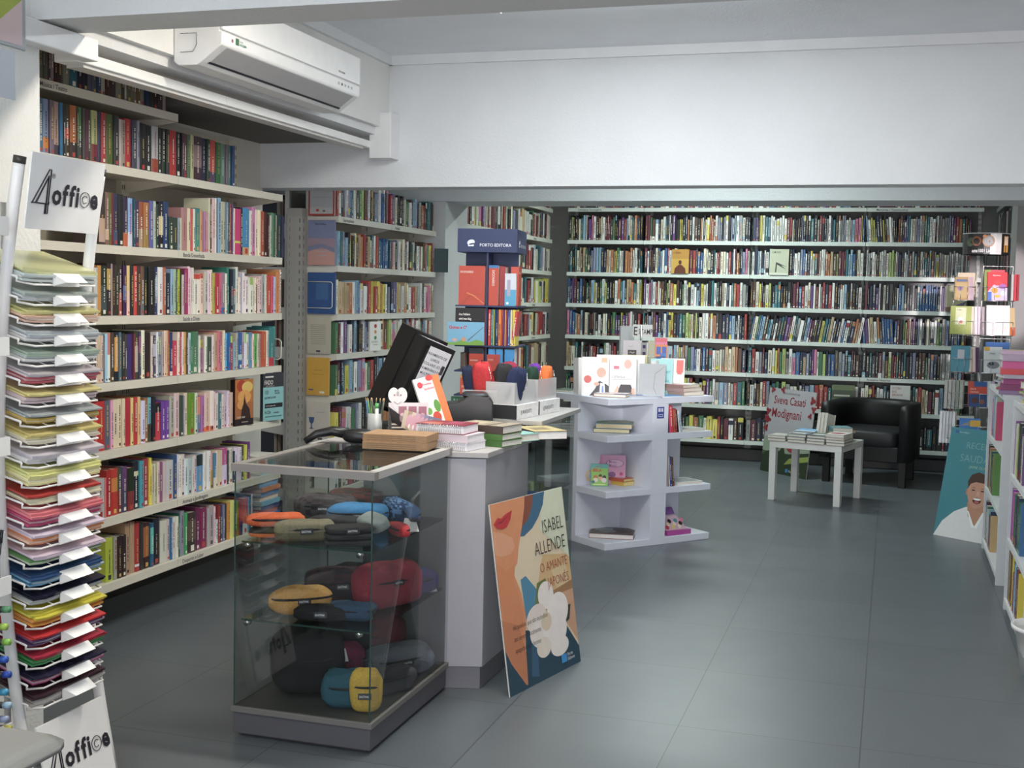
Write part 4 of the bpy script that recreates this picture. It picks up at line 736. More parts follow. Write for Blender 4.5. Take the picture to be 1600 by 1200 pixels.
# notebooks and paperbacks in piles on the worktop corner
for i, (c, t_) in enumerate([('dcdce4', .03), ('dccad4', .028), ('8c2438', .034)]):
    z = [.911, .942, .971][i]
    volume('spiral_notebook', ['white spiral notebook at the bottom of the notebook pile on the counter', 'pale pink notebook in the middle of the notebook pile on the counter', 'dark red spiral notebook on top of the notebook pile on the counter'][i],
           .15, .20, t_, c, flat(-1.50, 4.315+.008*i, z, 58+2*i, 0, 0, t_) @ T(0, 0, 0) if False else flat(-1.505-.02*(i == 2), 4.325+.006*i, z, 80+3*i, 0, 0, t_) @ T(0, 0, 0), [('r', .08, .55, .5, .95, 'c86a50'), ('r', .3, .2, .9, .5, 'b04868')] if i == 2 else [], 'f2f0f4', group='spiral notebooks piled on the counter', spiral=(i != 1))
for i, (c, t_, w_, h_) in enumerate([('3f6c2c', .024, .15, .21), ('46742e', .024, .15, .21), ('4a3c34', .030, .16, .22)]):
    volume('paperback', ['green paperback at the bottom of the pile beside the notebooks', 'green paperback in the middle of the pile beside the notebooks', 'brown photo covered paperback on top of the pile beside the notebooks'][i],
           w_, h_, t_, c, flat(-1.425, 4.50+.005*i, .911+[0, .0248, .0496][i], 74+2*i, 0, 0, t_), [('r', 0, 0, 1, 1, 'a89c84'), ('r', .1, .55, .8, .9, 'c8bca0'), ('r', 0, .3, 1, .36, '5a4c40'), ('t', 'MIND THE', .1, .12, .1, 'e8e4dc')] if i == 2 else [], 'f4f0e4', group='paperbacks piled beside the notebooks')
volume('paperback', 'turquoise topped paperback lying behind the green pile', .14, .20, .03, '8cc4bc', flat(-1.425, 4.68, .911, 62, 0, 0, .03), [], 'f4f0e4')
volume('paperback', 'pair of cream photo books at the far end of the worktop', .15, .21, .034, '3a3438', flat(-1.38, 4.80, .911, 40, 0, 0, .034), [('r', 0, 0, 1, 1, 'c8b478'), ('r', .2, .3, .7, .7, '8c7c4c')], 'f4f2ee')
volume('magazine', 'black and white photo covered book lying behind the notebook pile', .17, .23, .02, '3c3c40', flat(-1.60, 4.56, .911, 60, 0, 0, .02), [('d', .3, .3, .16, 'c8c8cc', .1), ('d', .6, .5, .18, 'b8b8bc', .12), ('d', .4, .8, .16, 'd8d8dc', .1)])
# Busquets boxes with pouches
for k_, (x, y) in enumerate(((-1.585, 5.15), (-1.555, 5.405))):
    e = empty('display_box', f'white {["nearer", "farther"][k_]} cardboard display box marked Busquets on the second counter', 'box', (x, y, .966), R(82), 'white display boxes marked Busquets')
    MB().box(-.115, -.075, 0, .115, .1, .062, 'eeeeee').box(-.1152, -.0748, .0005, -.1145, .0998, .061, '2a2c30').build('box', 'card', e, bevel=.001)
    q = MB(); q.X = T(0, -.0754, 0) @ FRONT; q.text('BUSQUETS', -.055, .022, .022, '5a5a60', .0004, sx=.9, bold=.005).tube([(-.075, .022, .001), (-.069, .038, .001), (-.063, .022, .001), (-.069, .016, .001), (-.075, .022, .001)], .0008, '6a6a70', 4); q.build('box_lettering', 'print', e)
    e = empty('clear_bin', f'frosted plastic bin of pouches on the {["nearer", "farther"][k_]} display box', 'bin', (x-.01, y, 1.029), R(82), 'frosted bins of pouches')
    m = MB()
    for a in ((-.105, -.07, .105, -.067), (-.105, .067, .105, .07), (-.105, -.07, -.102, .07), (.102, -.07, .105, .07)): m.box(a[0], a[1], 0, a[2], a[3], .095, 'c8c8cc')
    m.build('bin', frosted(), e)
PZ = 1.032
for lb, x, y, c, an, h_ in [('navy pouch with a pale chain standing in the nearer frosted bin', -1.57, 5.08, '1e2a54', (8, 10, 60), .17), ('red tall pouch left of the navy one on the counter bins', -1.69, 5.09, 'cc2830', (4, -8, 20), .19), ('smaller red pouch leaning beside the tall red one', -1.64, 5.085, 'c42430', (0, 10, 50), .165),
                         ('dark blue pouch at the left end of the counter bins', -1.745, 5.09, '1c2848', (-6, -14, 0), .17), ('black pouch behind the dark blue one', -1.72, 5.11, '222428', (0, 0, 10), .19), ('dark green pouch in the farther frosted bin', -1.57, 5.33, '1c4434', (4, 8, 60), .16),
                         ('bright orange pouch in the farther frosted bin', -1.53, 5.44, 'f07420', (2, 12, 80), .16), ('purple pouch behind the orange one', -1.58, 5.47, '7a34b4', (0, 0, 80), .165), ('crimson pouch behind the navy one', -1.63, 5.20, 'a02448', (0, 4, 50), .185), ('small black patterned pouch between the red and navy ones', -1.62, 5.10, '2a2a2e', (0, 4, 50), .18)]:
    zz = .97
    o = empty('fabric_pouch', lb, 'pouch', (x, y, zz if y < 5.05 else PZ), tuple(R(v) for v in an), 'pouches on the counter bins')
    hh = h_*.92 if y >= 5.05 else h_+.0; wd = .045 if 'navy' in lb else .029
    MB().blob((0, 0, hh/2), (wd, .028, hh/2), c, e=3.6, nu=24, nv=14, lump=.05, seed=int(h_*999+x*50)).build('body', 'fabric', o)
    MB().tube([(.03, -.02, hh*.92), (.036, -.032, hh*.6), (.02, -.034, hh*.35)], .0016, 'd8d8d0', 4).build('zip_chain', 'chrome', o)
e = empty('clear_bin', 'frosted plastic bin at the left of the pouches, behind the printer', 'bin', (-1.685, 5.09, .966), R(8), 'frosted bins of pouches'); MB().box(-.10, -.05, 0, .07, -.047, .12, 'c8c8cc').box(-.10, .047, 0, .07, .05, .12, 'c8c8cc').box(-.10, -.05, 0, -.097, .05, .12, 'c8c8cc').box(.067, -.05, 0, .07, .05, .12, 'c8c8cc').box(-.10, -.05, 0, .07, .05, .003, 'c8c8cc').build('bin', frosted(), e)

# ---------------------------------------------------------------- poster leaning on the counter
def poster(name, label, BL, BR, TL, t, artfn, back='dcdcd8'):
    BL, BR, TL = Vector(BL), Vector(BR), Vector(TL); u = (BR-BL); W = u.length; u.normalize(); v = TL-BL; v -= u*v.dot(u); Hh = v.length; v.normalize(); n_ = u.cross(v)
    o = bpy.data.objects.new(name, None); C.objects.link(o); o.empty_display_size = .05
    o.matrix_world = Matrix(((u.x, v.x, n_.x, BL.x), (u.y, v.y, n_.y, BL.y), (u.z, v.z, n_.z, BL.z), (0, 0, 0, 1))); tag(o, label, 'poster')
    MB().box(0, 0, -t, W, Hh, 0, back).build('board', 'card', o)
    m = MB(); artfn(m, W, Hh); m.build('printed_front', 'print', o)
    return o, W, Hh
def isabel(m, W, H_):
    zc = [0]
    def z(): zc[0] += .0001; return zc[0]+.0003
    def P(pts, c): m.poly([(a*W, b*H_) for a, b in pts], c, z())
    def D(a, b, rx, ry, c, rot=0): m.disc(a*W, b*H_, rx*W, c, z(), ry=ry*H_, rot=rot, n=28)
    m.rect(0, 0, W, H_, 'e0cfae', .0002)
    P([(.4, .35), (1, .35), (1, .62), (.62, .66)], 'd8b47c'); P([(.72, .56), (.93, .58), (.95, .46), (.78, .45)], 'e0c898'); P([(.6, .44), (1, .47), (1, .42), (.6, .40)], 'a87c50'); P([(.62, .42), (1, .42), (1, .12), (.8, .30)], 'd0a07c')
    P([(.7, 1), (1, 1), (1, .6), (.62, .8)], 'd4dcc0')
    P([(0, 1), (.74, 1), (.70, .93), (.62, .87), (.52, .82), (.40, .79), (.28, .80), (.2, .9)], '3c6c8c'); P([(.2, 1), (.58, 1), (.54, .93), (.47, .87), (.38, .84), (.2, .86)], '8c4c38')
    P([(0, 1), (.46, 1), (.44, .94), (.38, .84), (.31, .74), (.27, .66), (.20, .63), (.28, .50), (.31, .38), (.26, .22), (.22, .02), (.0, .30)], 'dc9060')
    P([(0, .70), (.12, .64), (.24, .66), (.20, .56), (.26, .46), (.27, .36), (.2, .15), (0, .42)], 'd88858'); P([(0, .86), (.12, .84), (.24, .80), (.26, .75), (.2, .72), (.08, .72), (0, .74)], 'e0a078')
    P([(.29, .57), (.36, .58), (.50, .48), (.42, .36), (.36, .28), (.31, .35)], '4c8cac'); P([(.50, .52), (.62, .53), (.66, .44), (.5, .36), (.44, .40)], '6c7c3c')
    P([(0, 0), (1, 0), (1, .09), (.82, .26), (.70, .28), (.55, .20), (.40, .28), (.28, .30), (.23, .02), (.06, .16), (0, .24)], '24485c'); P([(0, .24), (.06, .16), (.22, .02), (.24, .02), (.26, .18), (.2, .34), (.0, .40)], 'c87c50'); P([(.3, .05), (.36, .27), (.42, .2), (.4, .03)], '346080'); P([(.55, .12), (.66, .12), (.72, .24), (.62, .2)], '30586c')
    P([(.82, .34), (.94, .34), (.90, .26), (.80, .24)], '3c4034')
    D(.60, .44, .11, .075, 'f0e8e0'); D(.44, .34, .14, .07, 'e8dcd0', .2); D(.74, .33, .16, .10, 'f2ece6', .3); D(.50, .26, .17, .09, 'ece2d8'); D(.68, .24, .17, .10, 'f0e8e2'); D(.50, .17, .10, .055, 'e8dccc'); D(.72, .14, .13, .055, 'f0e8e0'); D(.57, .30, .07, .05, 'e0ccb0')
    P([(.02, .895), (.08, .925), (.12, .915), (.17, .93), (.27, .945), (.24, .90), (.18, .865), (.12, .86), (.06, .87)], 'c42c34'); P([(.05, .893), (.12, .90), (.22, .925), (.12, .892)], '7c1c24')
    m.text('ISABEL', .955*W, .775*H_, .105*H_, '1a1614', z(), sx=.78, align='RIGHT', bold=-.012); m.text('ALLENDE', .955*W, .665*H_, .105*H_, '1a1614', z(), sx=.78, align='RIGHT', bold=-.012)
    m.text('O AMANTE', .955*W, .565*H_, .075*H_, '9c2c30', z(), sx=.8, align='RIGHT', bold=-.012); m.text('JAPONÊS', .955*W, .475*H_, .075*H_, '9c2c30', z(), sx=.8, align='RIGHT', bold=-.012)
    for i, s_ in enumerate(['Há paixões que são incêndios', 'até serem brutalmente', 'apagadas pelo destino']): m.text(s_, .12*W, (.325-.06*i)*H_, .038*H_, '2c2428', z(), sx=.8, bold=-.01)
    m.rect(.72*W, .04*H_, .80*W, .085*H_, '2c94d8', z()); m.text('Porto', .81*W, .066*H_, .026*H_, 'f0f0f0', z()); m.text('Editora', .81*W, .042*H_, .026*H_, 'f0f0f0', z())
o, W, Hh = poster('book_poster', 'large book poster of a woman with red lips and a white flower leaning against the counter', (-1.307, 4.297, .0), (-1.172, 4.84, .0), (-1.408, 4.345, .715), .005, isabel)
MB().add([(.1, .0, -.005), (.25, 0, -.12), (.25, .35, -.006), (.28, 0, -.12)], [(0, 1, 2), (1, 3, 2)], 'b8bcb8').build('back_strut', 'card', o)
# ---------------------------------------------------------------- white display stand
SX, SY, SA = -1.575, 7.035, 50
US, VS = .82, .735
st = empty('display_stand', 'white four tier laminate display stand in the middle of the shop', 'display stand', (SX, SY, 0), R(SA))
WL = 'dde3f0'
for z0, z1 in ((0, .04), (.312, .35), (.644, .682), (.864, .902)): MB().box(0, 0, z0, US, VS, z1, WL).build('shelf_board', 'laminate', st, bevel=.0015)
for z0, z1 in ((.04, .312), (.35, .644), (.682, .864)):
    MB().box(.34, .0, z0, .46, .30, z1, WL).build('upright_panel', 'laminate', st, bevel=.001); MB().box(.34, .38, z0, .46, VS, z1, WL).build('upright_panel', 'laminate', st, bevel=.001)
    MB().box(.0, .30, z0, US, .38, z1, WL).build('upright_panel', 'laminate', st, bevel=.001)
q = MB(); q.X = T(.37, -.0006, .775) @ FRONT; q.rect(0, 0, .055, .07, '3a4a9c').rect(.01, .04, .022, .062, 'e8e8f0', .0003).rect(.027, .04, .033, .062, 'e8e8f0', .0003).rect(.038, .04, .046, .062, 'e8e8f0', .0003).tube([(.012, .012, .0005), (.012, .024, .0005), (.044, .024, .0005), (.044, .012, .0005), (.012, .012, .0005)], .0012, 'e8e8f0', 4); q.build('blue_sticker', 'print', st)
SM = Matrix.Translation((SX, SY, 0)) @ RZ_(SA)      # stand coordinates: x along the right edge, y along the left edge
def svol(name, label, x, y, z, rz, w, h, t, col, art=(), lean=0, lie=False, **k):
    M = SM @ (flat(x, y, z, rz, 0, 0, t) if lie else standing(x, y, z, rz, lean)); return volume(name, label, w, h, t, col, M, art, **k)
zt = .9025
# in stand coordinates -y faces the camera's right, -x its left, so a cover facing the camera is turned by -SA+yaw
fa = -SA+14
svol('book', 'thick white and blue biography with a thinking man, standing on the display stand', .02, .30, zt, fa, .165, .235, .045, 'f2f0ee', [('d', .22, .42, .14, 'dc5850', .10), ('t', 'KIEFER', .3, .82, .07, 'e0d8d4', .9), ('t', 'DE LA', .4, .72, .07, 'e0d8d4', .9), ('d', .72, .60, .17, 'e0b098', .13), ('p', [(.3, 0), (.5, .18), (.6, .35), (.66, .38), (.9, .3), (1, .25), (1, 0)], '32343c'), ('p', [(.66, .0), (.68, .33), (.84, .33), (.88, 0)], 'e8eaf0'), ('p', [(.73, 0), (.75, .25), (.80, .25), (.83, 0)], '5c90d0'), ('d', .55, .3, .1, 'dca890', .05), ('r', .72, .86, .92, .98, 'f0c090')], lean=8, spine='2c5890', pages='f0ece6')
svol('book', 'white book titled O ESTRATEGA standing beside the biography', .165, .21, zt, fa, .16, .235, .02, 'f0eeec', [('d', .68, .83, .14, 'e8b8a8', .12), ('r', .15, .70, .35, .78, 'e07088'), ('t', 'O ESTRATEGA', .08, .46, .085, '4a4a50', .62, 'LEFT', -.005), ('r', .1, .43, .85, .44, '8a8a90'), ('p', [(.3, .04), (.36, .2), (.42, .3), (.8, .3), (.86, .2), (.9, .04)], '2c2a30'), ('p', [(.1, 0), (.3, .28), (.36, .2), (.28, 0)], 'e0b8a0'), ('p', [(.82, .0), (.84, .2), (.95, .22), (1, .0)], 'dcb098')], lean=9)
svol('book', 'white book with a curved page edge at the left of the stand top, seen from the side', .045, .365, zt, fa+20, .03, .225, .09, 'ecebe8', [], lean=4)
svol('cardboard_easel', 'grey card easel back with a folded flap standing on the display stand', .35, .16, zt, fa-6, .16, .20, .008, 'a8aaae', [('p', [(.7, .02), (.55, .25), (.6, .7), (.98, .95), (.97, .92), (.62, .68), (.58, .26), (.72, .02)], '8c8e92')], lean=14)
svol('book', 'white spined book leaning at the right of the grey easel', .50, .14, zt, fa+66, .05, .215, .03, 'f2f0f0', [], lean=8)
svol('book', 'pale turquoise book standing behind the grey easel', .50, .24, zt, fa-10, .14, .225, .02, '9cd4d4', [('t', 'Ser', .6, .6, .14, '3ca0a8'), ('t', 'feliz', .6, .35, .1, '3ca0a8')], lean=12)
svol('book', 'white and red book standing at the right of the turquoise one', .60, .26, zt, fa-10, .15, .225, .022, 'f4ecea', [('r', .66, .6, .95, .96, 'e0645c'), ('r', .7, .55, .9, .62, 'e0645c'), ('r', .3, .3, .5, .32, 'd0a090')], lean=12)
svol('book', 'tall grey and white book at the back of the display stand top', .22, .42, zt, fa, .30, .24, .03, 'eeeae8', [], lean=5)
svol('book', 'beige and yellow picture book at the back of the display stand top', .45, .46, zt, fa, .16, .235, .02, 'dcd2a0', [], lean=5)
svol('book', 'bright yellow topped book at the back right of the display stand top', .62, .46, zt, fa, .16, .235, .02, 'f0dc30', [], lean=5)
svol('book', 'flat red and white art book lying at the front of the stand top', .03, .19, zt, -52, .20, .165, .020, '7c2c28', [('r', 0, 0, 1, 1, 'e8dcdc'), ('r', 0, .6, .5, 1, 'c88078'), ('r', .6, 0, 1, .3, '6c80b0')], lie=True)
svol('book', 'blue covered magazine lying at the front of the stand top, right of the art book', .21, .10, zt, -30, .22, .13, .008, '8c94b8', [('r', .0, .0, 1, 1, 'c8ccd8'), ('r', .1, .2, .5, .8, '5070a8')], lie=True)
svol('book', 'thin dark green book lying on the left end of the stand top', .02, .60, zt, -60, .12, .16, .012, '4c5c4c', [('r', 0, 0, 1, 1, '5c6c58')], lie=True)
for i, (t, c) in enumerate([(.024, 'a88c80'), (.022, 'b09088'), (.020, 'a07c74')]):
    svol('paperback', f'pinkish paperback lying {["at the bottom", "in the middle", "on top"][i]} of the pile at the right end of the stand top', .60, .025+.006*i, zt+[0, .0246, .0472][i], 8+4*i, .19, .14, t, c, [('r', 0, 0, 1, 1, 'c89898'), ('r', .4, 0, 1, 1, 'e0dcdc')], lie=True, pages='f4ead8')
svol('brochure', 'blue brochure lying between the turquoise book and the paperbacks', .47, .05, zt, -5, .16, .10, .004, '5c90c0', [], lie=True)
z2, z3 = .6825, .3505
svol('picture_book', 'navy spined picture book lying at the bottom on the third tier of the stand', .05, .21, z2, -40, .22, .235, .026, '2c2850', [('r', 0, 0, 1, 1, '7c9c6c')], lie=True, pages='e4dcb0')
svol('picture_book', 'blue spined picture book lying on top of the navy one on the third tier', .06, .20, z2+.0265, -42, .22, .235, .03, '4a8cb8', [('r', 0, 0, 1, 1, '7ca070'), ('r', .3, .3, .9, .8, 'b0a87c'), ('r', .1, .6, .5, .9, '5c8c7c')], lie=True, pages='dccca0')
for i, (c, h_, w_, a) in enumerate([('5c2c6c', .165, .008, 4), ('e0304c', .165, .03, 5), ('b0443c', .145, .014, 5), ('a83c34', .145, .012, 6), ('1c1c20', .14, .008, 8), ('eeeef0', .135, .012, 9), ('a8cce0', .13, .01, 10)]):
    mb = MB(); book_geo(mb, w_, h_, .13, c); o = mb.build('book', 'print'); o.matrix_world = SM @ T(.475+[0, .009, .041, .058, .074, .086, .102][i], .01, z2) @ RY_(-a)
    tag(o, f'{cname(c)} book on the right side of the third tier, {ordinal(i+1)} from the white upright', 'book', 'books upright on the stand third tier')
svol('book', 'white book lying flat with a red ribbon at the right end of the third tier', .60, .03, z2, 0, .19, .14, .014, 'e4e4de', [('r', 0, 0, 1, 1, 'd4d8d0')], lie=True)
svol('board_book', 'green childrens board book titled BIBLIA with a yellow handle on the second tier', .06, .235, z3, fa, .105, .135, .028, '4c8ca8', [('r', .02, .02, .98, .98, '8ccc54'), ('r', 0, .82, 1, 1, '5cb8b0'), ('t', 'BÍBLIA', .10, .66, .19, 'cc2838', .75, 'LEFT', .03), ('t', 'A MINHA', .25, .86, .08, 'cc2838', .8), ('d', .28, .42, .13, 'c87840', .08), ('d', .28, .28, .14, 'e8e0c8', .10), ('d', .55, .48, .1, '5c3828', .07), ('d', .55, .36, .12, 'e0b090', .08), ('d', .78, .42, .11, '3c2820', .08), ('d', .76, .28, .15, 'e8d8e0', .11), ('d', .14, .2, .1, '3c7c98', .07), ('r', .15, .06, .85, .10, 'e8f0b0')], lean=4, spine='2c5c90')
hb = MB().tube([(0, 0, 0), (-.02, 0, .008), (-.026, 0, .03), (-.02, 0, .055), (0, 0, .062)], .0045, 'e8bc58', 8)
o = hb.build('carry_handle', 'plastic'); o.parent = bpy.data.objects['board_book']; o.location = (0, .014, .03)
svol('album', 'pink album with scrolled lettering standing behind the board book', .16, .29, z3, fa-2, .165, .18, .018, 'd890b8', [('r', .12, .0, 1, 1, 'e0a0c4'), ('d', .6, .72, .34, 'b478a8', .14), ('d', .6, .72, .30, 'ecc4dc', .12), ('t', 'Minha', .38, .72, .13, 'b0489c', .8), ('t', 'Mamã', .38, .6, .13, 'b0489c', .8), ('d', .5, .33, .14, '8c5890', .1), ('d', .84, .36, .07, 'c83c80', .06)], lean=6, spine='b85890')
for i, (c, t) in enumerate([('dcb83c', .024), ('c85838', .018)]):
    svol('activity_book', f'{["yellow", "orange"][i]} activity book lying {["under", "on top of"][i]} its neighbour beside the pink album', .24, .14, z3+[0, .0245][i], 10+4*i, .10, .155, t, c, [('r', 0, 0, 1, 1, ['d8c050', 'd06848'][i]), ('r', .2, .2, .8, .7, 'c8a0a0')], lie=True, pages='e8d890', group='activity books on the second tier')
for i, (c, h_, w_) in enumerate([('c8c8d0', .20, .006), ('7c3c28', .185, .006), ('e4e0dc', .185, .010), ('2c4c98', .185, .016), ('5c3c28', .18, .018)]):
    mb = MB(); book_geo(mb, w_, h_, .14, c); o = mb.build('book', 'print'); o.matrix_world = SM @ T(.475+[0, .008, .015, .026, .044][i], .01, z3) @ RY_(-2-i)
    tag(o, f'{cname(c)} children book on the right side of the second tier, {ordinal(i+1)} from the upright', 'book', 'books upright on the stand second tier')
svol('frame_book', 'white and grey square book lying at the right end of the second tier', .58, .03, z3, 0, .20, .17, .016, 'e8e8e4', [('r', .06, .08, .94, .92, '8c9498')], lie=True)
svol('art_book', 'thick art book with a red spine lying on the bottom tier', .03, .20, .0405, -42, .27, .215, .03, '7c2028', [('r', 0, 0, 1, 1, '5c5450'), ('r', .1, .5, .5, .9, '8c9ca0'), ('r', .5, .2, .95, .6, '4c2c2c'), ('d', .4, .4, .2, '7c8078', .2)], lie=True, pages='e4e0dc')
e = empty('toy_box', 'pink and purple princess toy box on the bottom tier right side', 'toy box'); e.matrix_world = SM @ T(.50, .02, .0405)
MB().box(0, 0, 0, .19, .12, .03, 'b848a0').build('tray', 'plastic', e, bevel=.003)
m = MB(); m.add([(0, .02, .03), (.17, .02, .03), (.17, .10, .03), (0, .10, .03), (0, .08, .12), (.13, .08, .11)], [(0, 1, 5, 4), (0, 4, 3), (1, 2, 5), (3, 4, 5, 2)], 'd8b8c8'); q = random.Random(3)
Xq = T(0, .0185, .03) @ Matrix.Rotation(R(55), 4, 'X')
for i in range(9): m.disc(.02+.016*i, .02+.02*(i % 3), .014, ['c83848', 'f0d8c0', '2c2024', 'e8d070', 'f0d8c8', '4c98a0', 'f0e0d0', '3c2820', 'e878a0'][i], .002+.0004*i, X=Xq)
m.add([(0, .07, .12), (.11, .07, .12), (.11, .10, .16), (0, .10, .16)], [(0, 1, 2, 3)], '8858a8').add([(0, .09, .17), (.05, .09, .17), (.05, .10, .22), (0, .10, .22)], [(0, 1, 2, 3)], '3c9cc0'); m.build('printed_card', 'print', e)
svol('picture_book', 'white childrens book with two figures standing on the left side of the second tier', .17, .475, z3, fa-6, .09, .145, .02, 'e8e4dc', [('d', .55, .35, .16, '4c2c20', .14), ('d', .35, .3, .14, '8c5c3c', .12), ('t', 'Contos', .3, .8, .1, '4c3c5c')], lean=10)
svol('picture_book', 'blue boxed childrens book standing in front of the white one at the left', .15, .45, z3, fa-6, .10, .05, .02, '3c4c8c', [('d', .5, .5, .3, 'd88c40', .3), ('d', .3, .5, .2, 'c83c30', .2)], lean=5)
svol('picture_book', 'beige illustrated book standing on the left side of the third tier', .19, .50, z2, fa-6, .06, .16, .02, 'c8ac80', [('d', .5, .4, .3, '8c6c58', .15)], lean=6)
for i, c in enumerate(['3c3c38', '8c8430', 'b8a428']): svol('magazine', f'{cname(c)} magazine lying {["lowest", "in the middle", "on top"][i]} on the left side of the bottom tier', .15, .47, .0405+i*.021, fa+6*i, .12, .12, .02, c, [('r', .1, .1, .9, .9, 'b8a838')] if i == 2 else [], lie=True, group='magazines on the stand bottom tier')
# small ESTAMPA carousel behind the stand top
e = empty('card_carousel', 'small wire card carousel with an ESTAMPA sign on the back of the display stand', 'card carousel', (-1.56, 7.88, .9025))
MB().tube([(0, 0, 0), (0, 0, .42)], .007, 'b8b8b8', 8).tube([(.09*math.cos(a), .09*math.sin(a), .006) for a in [i*math.pi/8 for i in range(16)]], .005, 'b0b0b0', 6, closed=True).build('pole', 'metal', e)
m = MB().box(-.055, .0, .345, .075, .004, .425, 'c4c6c4'); m.X = T(0, -.0006, 0) @ FRONT; m.text('E', -.052, .356, .078, '1c1c1c', .0005, sx=.75, bold=.01).text('STAMPA', -.018, .362, .05, '1c1c1c', .0005, sx=.62, bold=.005); m.build('sign_plate', 'print', e)
cards = [(-.13, -.02, .10, .25, 40, 'a8acae', []), (-.10, -.075, .12, .16, 8, 'b4aeb2', [('r', .25, .2, .72, .62, '2c1c20'), ('p', [(.3, .5), (.4, .55), (.5, .5), (.6, .54), (.6, .52), (.5, .48), (.4, .53)], 'c0c0c0'), ('t', 'Bombaim', .3, .75, .07, '8c8488', .7)]), (.02, -.09, .045, .15, -25, '9ca0a0', [('r', .3, .1, .8, .6, '4a3060'), ('r', .3, .75, .8, .9, '4a3060')]),
         (.065, -.09, .045, .16, 10, 'a09c80', []), (.11, -.08, .08, .14, 14, 'd87840', [('r', .1, .55, .45, .9, '2c5ca8'), ('r', .55, .55, .9, .9, '2c5ca8'), ('r', .1, .1, .45, .45, '2c5ca8'), ('r', .4, .3, .9, .6, '3c70b8')]), (.10, -.04, .08, .18, 14, 'd05868', [('r', 0, .6, 1, .85, 'd878a0')]), (.19, -.05, .04, .13, 60, 'b8d0d8', [('r', .2, .2, .8, .6, '6c7c80')])]
for i, (x, y, w_, h_, a, c, art) in enumerate(cards):
    volume('gift_card', f'{cname(c)} card set in the wire carousel, {ordinal(i+1)} from its left side', w_, h_, .018, c, T(-1.56+x, 7.88+y, 1.065+.0) @ RZ_(a), art, group='card sets in the wire carousel', cat='card set')
m = MB()
for s_ in (-1, 1):
    m.tube([(-.14, -.03, .165+.06+.0*s_), (-.03, -.10, .225), (.05, -.10, .225), (.15, -.09, .225), (.20, -.02, .22)], .002, 'c8c8c8', 5)
m.tube([(-.14, -.01, .16), (-.10, -.09, .158), (.0, -.10, .158), (.10, -.10, .158), (.20, -.04, .158)], .002, 'c8c8c8', 5).tube([(0, 0, .16), (-.10, -.09, .158)], .002, 'c8c8c8', 5).tube([(0, 0, .16), (.15, -.09, .158)], .002, 'c8c8c8', 5).build('wire_basket', 'metal', e)

# ---------------------------------------------------------------- white table with books
TX, TY, TA = -.512, 9.57, -15
tb = empty('side_table', 'low square white table piled with paperbacks in front of the armchair', 'table', (TX, TY, 0), R(TA))
MB().box(-.275, -.275, .40, .275, .275, .45, 'e0e0dc').build('table_top', 'laminate', tb, bevel=.002)
for a in (-1, 1):
    for b_ in (-1, 1): MB().box(min(a*.275, a*.225), min(b_*.275, b_*.225), 0, max(a*.275, a*.225), max(b_*.275, b_*.225), .40, 'dededa').build('leg', 'laminate', tb, bevel=.002)
TM = Matrix.Translation((TX, TY, 0)) @ RZ_(TA)
def tvol(label, x, y, z, rz, w, h, t, col, art=(), lie=True, **k): return volume('paperback', label, w, h, t, col, TM @ (flat(x, y, z, rz, 0, 0, t) if lie else standing(x, y, z, rz, 12)), art, pages='e4dfd2', **k)
front = [(-.29, 2, 'a8a49c', 'far left'), (-.135, 3, '707a84', 'second from left'), (.01, 3, '4c5c60', 'third from left'), (.155, 4, 'e4dcd8', 'right front')]
for x, n_, c, nm in front:
    for i in range(n_):
        tvol(f'paperback, {["lowest", "second from the bottom", "third from the bottom", "topmost"][i] if not (n_ < 4 and i == n_-1) else "topmost"} of the {nm} front pile on the white table', x+rnd.uniform(-.004, .004), -.285+rnd.uniform(-.004, .004), .4505+i*.0212, rnd.uniform(-1.5, 1.5), .138, .20, .0206, ['8c8880', '78808c', 'c8b8a8', c][i % 4] if i < n_-1 else c,
             [('r', 0, 0, 1, 1, c), ('r', .1, .3, .8, .7, 'b04050' if nm == 'right front' else 'c8c8c4')] if i == n_-1 else [], group='paperbacks piled along the front of the white table')
for i, (x, y, z, c, art, lb) in enumerate([(-.20, -.06, .4505, 'a09a90', [], 'beige paperback under the blue covered one at the back left of the table'), (-.205, -.06, .4725, 'c8c4bc', [], 'cream paperback in the back left pile of the table'), (-.16, -.065, .4945, '6ca8dc', [('r', 0, 0, 1, 1, '70b0e4'), ('r', .0, .0, 1, .3, 'd0dce4')], 'sky blue paperback on top of the back left pile of the table')]):
    tvol(lb, x, y, z, 2*i, .15, .20, .0215, c, art)
for i in range(3): tvol(f'white paperback standing upright in the middle of the table, {["left", "middle", "right"][i]} of three', -.03+.026*i, .04, .4505, -8, .024, .21, .14, 'dcd8cc', [], lie=False, group='paperbacks standing upright on the table')
for i, (c, art) in enumerate([('24504c', [('r', .2, .0, .6, 1, 'b03030')]), ('2c5450', [('r', 0, 0, 1, 1, '3c4c44'), ('r', .3, .3, .8, .7, 'a04038')])]): tvol(f'{["dark green", "green and red"][i]} paperback lying at the back of the table, {["lower", "upper"][i]} of two', .04, .03, .4505+.026*i, -4, .15, .22, .025, c, art)
for i in range(3): tvol(f'thick cream edged paperback at the right rear corner of the table, {["lowest", "middle", "topmost"][i]} of three', .135, -.06+.004*i, .4505+.036*i, 30, .15, .18, .035, ['b8a888', 'b0a080', '5c8894'][i], [('r', 0, 0, 1, 1, '6c98a0')] if i == 2 else [], group='thick paperbacks at the table corner')
tvol('flat red and tan paperback at the back right of the table', .06, .10, .504, -10, .15, .14, .02, 'b0584c', [('r', 0, 0, .6, 1, 'c8a468')])

